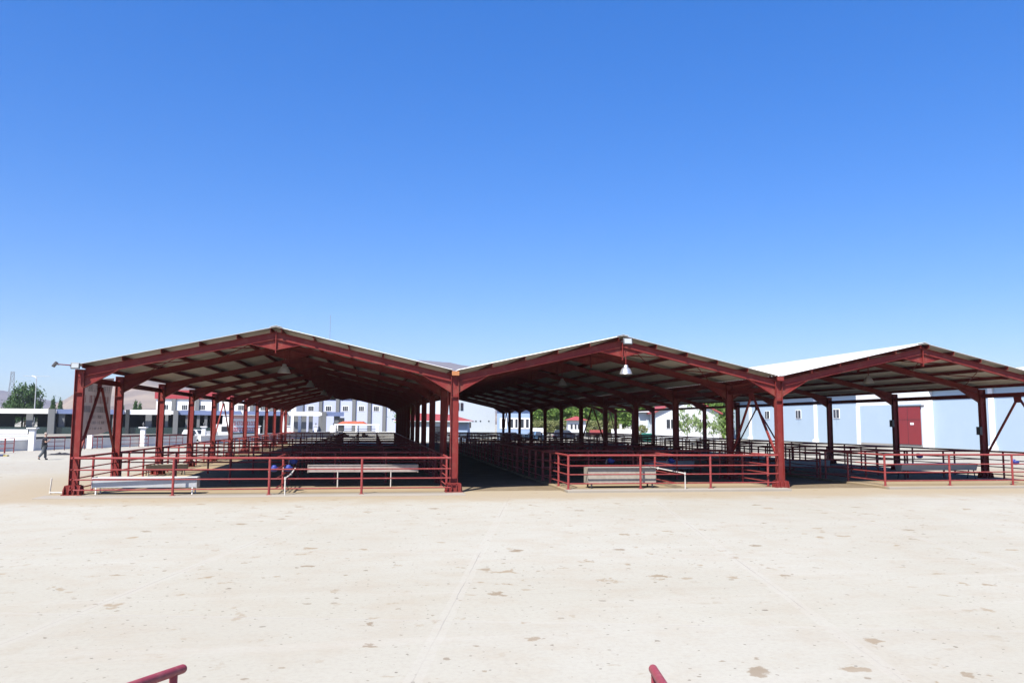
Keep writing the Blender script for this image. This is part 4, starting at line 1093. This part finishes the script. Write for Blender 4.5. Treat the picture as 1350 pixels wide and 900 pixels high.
# projecting door section with white upper band
wbox('wall', -0.66, -0.003, 56.9, 69.9, 0, 5.25, M['palewall'])
o = wbox('wall', -0.66, -0.003, 56.1, 70.7, 5.253, EZ - 0.01, M['hallwhite']); o['label'] = 'white upper band of the door section'
for yp in (56.5, 70.3):
    wbox('pilaster', -0.75, -0.004, yp - 0.38, yp + 0.38, 0, 5.25, M['hallwhite'])
wbox('pilaster', -0.76, -0.662, 56.89, 57.2, 0, 5.25, M['hallwhite'])
dr = wbox('door', -0.80, -0.70, 57.45, 62.1, 0.30, 4.95, M['door'])
for z in (3.35,): wbox('batten', -0.815, -0.802, 57.46, 62.09, z - 0.02, z + 0.02, M['dark'], dr)
wbox('batten', -0.815, -0.802, 59.75, 59.79, 0.31, 4.94, M['dark'], dr)
wbox('notice', -0.82, -0.802, 58.65, 59.3, 2.70, 2.98, M['hallwhite'], dr)
wbox('handle', -0.86, -0.802, 61.65, 61.72, 2.0, 2.25, M['white'], dr)
wbox('door_track', -0.84, -0.70, 56.7, 62.2, 4.97, 5.10, M['lampbody'])
wbox('plinth', -0.72, -0.664, 57.25, 69.8, 0, 0.28, M['conc'])
for yw in (97.4, 87.2, 76.6, 41.4, 30.6):
    f_ = wbox('window', -0.07, -0.003, yw - 0.80, yw + 0.80, 3.55, 4.95, M['hallwhite'])
    for k in range(2): wbox('pane', -0.09, -0.072, yw - 0.72 + 0.75 * k, yw - 0.06 + 0.75 * k, 3.65, 4.85, M['window'], f_)
    wbox('casement', -0.55, -0.52, yw - 0.70, yw - 0.68, 3.7, 4.8, M['hallwhite'], f_)

# ------------------------------------------------------------------ trees
def crown_mesh(name, seed, rx, rz_, nclump, nleaf, ls, droop=0.0, shape=1.0):
    rn = random.Random(seed); vs_, fs = [], []
    for c_ in range(nclump):
        while True:
            p_ = Vector((rn.uniform(-1, 1), rn.uniform(-1, 1), rn.uniform(-1, 1)))
            if 0.18 < p_.length < 1: break
        if shape != 1.0:                                   # narrow towards the top
            k = 1 - shape * (p_.z + 1) / 2; p_.x *= k; p_.y *= k
        cr = rn.uniform(0.16, 0.34)
        for l in range(nleaf):
            d = Vector((rn.gauss(0, 1), rn.gauss(0, 1), rn.gauss(0, 0.8))) * cr * 0.55
            q = Vector(((p_.x + d.x) * rx, (p_.y + d.y) * rx, (p_.z + d.z) * rz_ - droop * abs(d.x + d.y) * rz_))
            s = ls * rn.uniform(0.6, 1.3)
            a = Vector((rn.gauss(0, 1), rn.gauss(0, 1), rn.gauss(0, 1) - droop * 2)).normalized()
            b2 = a.orthogonal().normalized(); b2.rotate(Matrix.Rotation(rn.uniform(0, 6.28), 3, a))
            i0 = len(vs_)
            vs_ += [q - a * s, q + b2 * s * 0.45, q + a * s, q - b2 * s * 0.45]
            fs.append((i0, i0 + 1, i0 + 2, i0 + 3))
    me = bpy.data.meshes.new(name); me.from_pydata([tuple(v) for v in vs_], [], fs); me.update()
    return me
def trunk_mesh(seed, h, r, spread, nl=6):
    rn = random.Random(seed); t = MB()
    t.tube([(0, 0, 0), (0.05 * h * rn.uniform(-1, 1), 0.02, h * 0.5), (0.0, 0.04 * h, h)], [r, r * 0.75, r * 0.35], 9)
    for k in range(nl):
        a = rn.uniform(0, 6.28); z = h * rn.uniform(0.4, 0.9); s = spread * rn.uniform(0.5, 0.95)
        t.tube([(0, 0, z), (math.cos(a) * s * 0.5, math.sin(a) * s * 0.5, z + s * 0.35), (math.cos(a) * s, math.sin(a) * s, z + s * 0.6)], [r * 0.4, r * 0.25, r * 0.08], 6)
    return t.mesh('trunk')
PROTO = {}
def tree(kind, label, p_, h, width, group, rz=0.0):
    """crown from PROTO[kind]; h total height, width crown diameter"""
    cm, tm, cz, th = PROTO[kind]
    t = thing({'broad': 'broadleaf_tree', 'dark': 'broadleaf_tree', 'conifer': 'conifer_tree', 'willow': 'young_tree', 'shrub': 'shrub', 'poplar': 'poplar_tree'}[kind], label, 'shrub' if kind == 'shrub' else 'tree', p_, rz, group)
    t.scale = (width / 2, width / 2, h / 2)
    obj('trunk', tm, None, t); o = obj('crown', cm, None, t, (0, 0, cz))
    return t
def proto(kind, leaf, **k):
    cm = crown_mesh('crown', k['seed'], 1.0, k['rz'], k['nc'], k['nl'], k['ls'], k.get('droop', 0), k.get('shape', 1.0)); cm.materials.append(M[leaf])
    tm = trunk_mesh(k['seed'], k['th'], k['tr'], 0.75); tm.materials.append(M['bark'])
    PROTO[kind] = (cm, tm, k['cz'], k['th'])
proto('broad', 'leaf_green', seed=1, rz=0.78, nc=95, nl=46, ls=0.085, cz=1.22, th=1.1, tr=0.06)
proto('dark', 'leaf_dark', seed=2, rz=0.80, nc=95, nl=46, ls=0.08, cz=1.20, th=1.1, tr=0.06)
proto('conifer', 'leaf_dark', seed=3, rz=0.92, nc=70, nl=40, ls=0.10, cz=1.06, th=1.2, tr=0.07, shape=0.92)
proto('poplar', 'leaf_green', seed=6, rz=0.88, nc=80, nl=44, ls=0.11, cz=1.10, th=1.2, tr=0.07, shape=0.45)
proto('willow', 'leaf_willow', seed=4, rz=0.68, nc=22, nl=26, ls=0.10, cz=1.25, th=1.3, tr=0.035, droop=0.5)
proto('shrub', 'leaf_dry', seed=5, rz=0.9, nc=60, nl=40, ls=0.10, cz=0.95, th=0.7, tr=0.05)
GB = 'green trees beyond the middle bay'
k = 0
for u, D, h, w, lab in ((709, 200, 8.2, 8.5, 'green tree rising just right of the pale blue house'), (727, 206, 9.2, 8.5, 'green tree behind the dark blue hatchback'), (745, 200, 8.6, 8.0, 'green tree directly behind the white kiosk'),
                        (764, 208, 9.5, 9.0, 'tall green tree above the kiosk roof'), (784, 198, 8.6, 9.0, 'green tree behind the red farm trailer'), (803, 204, 8.8, 8.0, 'green tree left of the low white wall under the trees'), (822, 180, 9.0, 8.5, 'bright green tree above the low white wall'), (838, 186, 8.5, 7.5, 'green tree touching the ice blue flat roofed house')):
    tree('broad', lab, at(u, D), h, w, GB, rz=k * 1.3); k += 1
tree('poplar', 'fresh green tree between the gabled house and the warehouse corner', at(951.5, 146), 8.6, 4.6, GB, 0.4)
tree('poplar', 'green tree behind the right slope of the gabled house roof', at(938, 152), 8.3, 5.0, GB, 1.4)
tree('broad', 'green tree above the red tiled annex between the columns', at(571, 150), 5.6, 7.5, GB, 2.2)
tree('broad', 'half hidden green tree above the left end of the red tiled annex', at(549, 152), 5.4, 7.0, GB, 3.0)
k = 0
for u, w in ((706, 4.5), (722, 5.0), (737, 4.5), (778, 4.5), (794, 5.0), (810, 4.0)):
    tree('shrub', ['dry yellow green shrub right of the pale blue house', 'dry yellow green shrub left of the dark blue hatchback', 'dry yellow green shrub left of the white kiosk', 'dry yellow green shrub right of the white kiosk', 'dry yellow green shrub above the red farm trailer', 'dry yellow green shrub at the left end of the low white wall'][k], at(u, 178), 3.4, w, 'dry shrubs below the green trees', k * 0.9); k += 1
tree('willow', 'young pale drooping tree in front of the white gabled house', at(906, 108), 5.4, 3.4, 'young pale trees before the white house', 0.3)
tree('willow', 'thin young pale tree right of the drooping tree by the white house', at(923, 110), 5.2, 2.2, 'young pale trees before the white house', 2.0)
tree('willow', 'small young pale tree near the right corner of the white house', at(939, 110), 4.6, 2.6, 'young pale trees before the white house', 4.0)
tree('shrub', 'small dry bush at the foot of the ice blue flat roofed house', at(846, 118), 2.6, 1.6, 'dry shrubs below the green trees', 1.0)
tree('dark', 'large dark green tree rising behind the market hall roof', at(36, 176), 10.2, 6.6, 'dark trees behind the market hall', 0.0)
tree('dark', 'round dark tree on the right flank of the large tree behind the hall', at(46, 180), 7.2, 4.2, 'dark trees behind the market hall', 1.0)
tree('dark', 'lower dark tree on the left flank of the large tree behind the hall', at(20, 180), 7.0, 4.6, 'dark trees behind the market hall', 2.0)
for u, h, w, lab in ((72.5, 6.9, 2.0, 'tall dark conifer left of the front left column'), (82, 6.6, 1.9, 'shorter dark conifer close to the front left column'), (180.5, 6.4, 2.1, 'dark conifer left of the third left column'), (186.5, 5.9, 1.9, 'small dark conifer touching the third left column'), (164, 5.6, 1.6, 'small dark conifer right of the second left column')):
    tree('conifer', lab, at(u, 205), h * 1.18, w * 1.3, 'conifers behind the market hall', u)

# ------------------------------------------------------------------ pylon, masts
py = thing('power_pylon', 'tall grey lattice power pylon behind the dark tree at far left', 'pylon', at(16.5, 520), 0.3)
b_ = MB(); levels = [(0, 2.9), (8, 2.3), (15, 1.9), (21, 1.5), (25.5, 1.2), (29, 1.0), (32, 0.95), (33.5, 0.9)]
cs = ((-1, -1), (1, -1), (1, 1), (-1, 1))
for (z0, w0), (z1, w1) in zip(levels, levels[1:]):
    for i in range(4):
        a, c2 = cs[i], cs[(i + 1) % 4]
        b_.bar((a[0] * w0, a[1] * w0, z0), (a[0] * w1, a[1] * w1, z1), 0.26, 0.26, (1, 0.2, 0))
        b_.bar((a[0] * w0, a[1] * w0, z0), (c2[0] * w1, c2[1] * w1, z1), 0.13, 0.13, (1, 0.2, 0.1))
        b_.bar((c2[0] * w0, c2[1] * w0, z0), (a[0] * w1, a[1] * w1, z1), 0.13, 0.13, (1, 0.2, 0.1))
        b_.bar((a[0] * w1, a[1] * w1, z1), (c2[0] * w1, c2[1] * w1, z1), 0.16, 0.16, (0, 0, 1))
obj('lattice', b_, M['steelgrey'], py)
lm = thing('lamp_mast', 'thin pale lamp mast with a T shaped crossarm above the dark tree', 'mast', at(48.5, 164))
b_ = MB(); b_.tube([(0, 0, 0), (0, 0, 11.2)], [0.14, 0.07], 10); obj('pole', b_, M['galv'], lm)
b_ = MB(); b_.tube([(-2.6, 0, 11.5), (2.6, 0, 11.5)], 0.035, 6); b_.tube([(0, 0, 11.2), (0, 0, 11.5)], 0.05, 8); obj('crossarm', b_, M['galv'], lm)
b_ = MB(); b_.tube([(0, 0, 11.1), (-0.35, 0, 11.4), (-0.9, 0, 11.55)], [0.06, 0.09, 0.11], 8); obj('lamp_head', b_, M['white'], lm)
ms_ = MB(); ms_.tube([(0, 0, 0), (0, 0, 36)], [0.11, 0.07], 8)
o = obj('antenna_mast', ms_, M['steelgrey']); o.location = at(433.5, 250); tag(o, 'very thin pale antenna mast rising above the left roof slope', 'mast')

# ------------------------------------------------------------------ small things on the yard
b_ = MB(); b_.bar((-0.75, 0, 0.07), (0.42, 0, 0.07), 0.32, 0.14); bd = obj('parking_block', b_, mat('dark_blue_paint', (0.03, 0.04, 0.10), 0.6, 0.2, 4.0), bevel=0.03)
bd.location = Vector((-16.4, 33.6, 0)); bd.rotation_euler = (0, 0, -0.17); tag(bd, 'dark blue bar with a yellow end lying on the yard at far left', 'bar')
b_ = MB(); b_.bar((0.425, 0, 0.05), (0.70, 0, 0.05), 0.26, 0.09); obj('end_piece', b_, M['yellow'], bd)
cl = MB(); vs_, fs = [], []; rc = random.Random(11)
for j in range(7):
    for i in range(10):
        e = max(0, 1 - ((i - 4.5) / 4.8) ** 2) * max(0, 1 - ((j - 3) / 3.2) ** 2)
        vs_.append((-0.9 + 0.2 * i + rc.uniform(-.05, .05), -0.3 + 0.1 * j, 0.004 + e * (0.08 + 0.16 * rc.random())))
for j in range(6):
    for i in range(9): a = j * 10 + i; fs.append((a, a + 1, a + 11, a + 10))
vs_ += [(-0.9, -0.3, 0.002), (0.9, -0.3, 0.002), (0.9, 0.3, 0.002), (-0.9, 0.3, 0.002)]; fs.append((70, 73, 72, 71))
cl.add(vs_, fs); o = obj('dark_sack', cl, M['shirt']); o.location = Vector((-13.0, 35.9, 0)); tag(o, 'low dark crumpled sack lying on the yard right of the walking man', 'sack')

# ------------------------------------------------------------------ person
def skinned(name, joints, edges, mat_, parent=None, sub=2):
    me = bpy.data.meshes.new(name)
    keys = list(joints); me.from_pydata([joints[k_][0] for k_ in keys], [(keys.index(a), keys.index(b2)) for a, b2 in edges], [])
    me.materials.append(mat_)
    o = bpy.data.objects.new(name, me); COL.objects.link(o)
    if parent: o.parent = parent
    sk = o.modifiers.new('skin', 'SKIN'); sk.use_smooth_shade = True
    for i, k_ in enumerate(keys):
        r_ = joints[k_][1]; me.skin_vertices[0].data[i].radius = (r_, r_) if not isinstance(r_, tuple) else r_
    me.skin_vertices[0].data[0].use_root = True
    sb_ = o.modifiers.new('subdivision', 'SUBSURF'); sb_.levels = sub; sb_.render_levels = sub
    return o
J = {'pelvis': ((0, 0, 0.94), 0.135), 'belly': ((0.01, 0, 1.08), 0.13), 'chest': ((0.03, 0, 1.30), 0.15), 'neckb': ((0.04, 0, 1.46), 0.075), 'neck': ((0.055, 0, 1.53), 0.055), 'head': ((0.075, 0, 1.64), 0.098), 'crown': ((0.07, 0, 1.70), 0.082),
     'shL': ((0.03, 0.17, 1.41), 0.065), 'elL': ((-0.03, 0.24, 1.14), 0.045), 'wrL': ((0.10, 0.25, 0.92), 0.032), 'haL': ((0.14, 0.24, 0.84), 0.034),
     'shR': ((0.03, -0.17, 1.41), 0.065), 'elR': ((0.02, -0.25, 1.13), 0.045), 'wrR': ((0.22, -0.20, 1.24), 0.032), 'haR': ((0.27, -0.17, 1.30), 0.034),
     'hiL': ((0, 0.09, 0.88), 0.098), 'knL': ((0.10, 0.10, 0.49), 0.062), 'anL': ((0.12, 0.10, 0.10), 0.042), 'toL': ((0.28, 0.11, 0.04), 0.036),
     'hiR': ((0, -0.09, 0.88), 0.098), 'knR': ((-0.06, -0.10, 0.49), 0.062), 'anR': ((-0.30, -0.10, 0.17), 0.042), 'toR': ((-0.20, -0.11, 0.04), 0.036)}
E_ = [('pelvis', 'belly'), ('belly', 'chest'), ('chest', 'neckb'), ('neckb', 'neck'), ('neck', 'head'), ('head', 'crown'), ('chest', 'shL'), ('shL', 'elL'), ('elL', 'wrL'), ('wrL', 'haL'), ('chest', 'shR'), ('shR', 'elR'), ('elR', 'wrR'), ('wrR', 'haR'),
      ('pelvis', 'hiL'), ('hiL', 'knL'), ('knL', 'anL'), ('anL', 'toL'), ('pelvis', 'hiR'), ('hiR', 'knR'), ('knR', 'anR'), ('anR', 'toR')]
# five fingers on each hand, nose and ears
for s_, wr_, ha_ in (('L', Vector(J['wrL'][0]), Vector(J['haL'][0])), ('R', Vector(J['wrR'][0]), Vector(J['haR'][0]))):
    d = (ha_ - wr_).normalized(); sd_ = d.cross(Vector((0, 1, 0.2))).normalized()
    for k_, (o_, ln) in enumerate(((-0.026, 0.065), (-0.009, 0.078), (0.009, 0.074), (0.025, 0.058))):
        a = ha_ + sd_ * o_ + d * 0.02; m1 = a + d * ln * 0.55; e1 = m1 + (d + Vector((0.35, 0, 0.1))).normalized() * ln * 0.45
        J['f%s%da' % (s_, k_)] = (tuple(m1), 0.0095); J['f%s%db' % (s_, k_)] = (tuple(e1), 0.008)
        E_ += [('ha' + s_, 'f%s%da' % (s_, k_)), ('f%s%da' % (s_, k_), 'f%s%db' % (s_, k_))]
    th = wr_ + d * 0.03 - sd_ * 0.04; J['t' + s_] = (tuple(th + d * 0.03), 0.0105); E_.append(('wr' + s_, 't' + s_))
man = skinned('person', J, E_, M['skin'])
tag(man, 'person in a black t-shirt and grey trousers walking across the yard at left', 'person')
man.location = Vector((-11.16, 27.57, 0.0)); man.rotation_euler = (0, 0, R(28)); man.scale = (1.02,) * 3
JS = {'a': ((0, 0, 0.86), 0.185), 'b': ((0.01, 0, 1.08), 0.185), 'c': ((0.03, 0, 1.30), 0.20), 'd': ((0.04, 0, 1.46), 0.095), 'e': ((0.03, 0.17, 1.41), 0.105), 'f': ((-0.01, 0.22, 1.22), 0.085), 'g': ((0.03, -0.17, 1.41), 0.105), 'h': ((0.02, -0.23, 1.21), 0.085)}
skinned('t_shirt', JS, [('a', 'b'), ('b', 'c'), ('c', 'd'), ('c', 'e'), ('e', 'f'), ('c', 'g'), ('g', 'h')], M['shirt'], man)
JT = {'p': ((0, 0, 0.93), 0.165)}
for s_ in 'LR':
    for k_, r_ in (('hi', 0.135), ('kn', 0.098), ('an', 0.085)): JT[k_ + s_] = (J[k_ + s_][0], r_)
skinned('trousers', JT, [('p', 'hiL'), ('hiL', 'knL'), ('knL', 'anL'), ('p', 'hiR'), ('hiR', 'knR'), ('knR', 'anR')], M['jeans'], man)
for s_ in 'LR':
    a, b2 = Vector(J['an' + s_][0]), Vector(J['to' + s_][0])
    skinned('shoe', {'a': (tuple(a - Vector((0.03, 0, 0.045))), 0.052), 'b': (tuple((a + b2) / 2 - Vector((0, 0, 0.015))), 0.05), 'c': (tuple(b2), 0.042)}, [('a', 'b'), ('b', 'c')], M['dark'], man)
hr = MB(); hr.lathe([(0.0, 0.098), (0.05, 0.086), (0.085, 0.05), (0.103, 0.0), (0.10, -0.03), (0.09, -0.03), (0.0, -0.03)], 16, (0.055, 0, 1.69)); obj('hair', hr, M['hair'], man, smooth=True)
fc = MB(); fc.add([(0.165, -0.012, 1.63), (0.165, 0.012, 1.63), (0.158, 0, 1.67), (0.19, 0, 1.632)], [(0, 1, 3), (0, 3, 2), (1, 2, 3), (0, 2, 1)]); obj('nose', fc, M['skin'], man)
for s_ in (-1, 1):
    er = MB(); er.lathe([(0.0, -0.03), (0.012, -0.02), (0.014, 0.01), (0.0, 0.03)], 8, (0.07, s_ * 0.1, 1.645)); obj('ear', er, M['skin'], man, smooth=True)

# ------------------------------------------------------------------ air
HAZE = True
if HAZE:
    hm = bpy.data.materials.new('pale_air'); hm.use_nodes = True
    N, L = nodes(hm)
    N.remove(N['Principled BSDF'])
    pv = N.new('ShaderNodeVolumePrincipled')
    pv.inputs['Color'].default_value = (0.78, 0.86, 1.0, 1)
    pv.inputs['Density'].default_value = 0.00013
    pv.inputs['Anisotropy'].default_value = 0.0
    L.new(pv.outputs[0], N['Material Output'].inputs['Volume'])
    b_ = MB(); b_.box(-3600, 3600, -120, 3300, -1.0, 268.0)
    tag(obj('haze', b_, hm), kind='stuff')
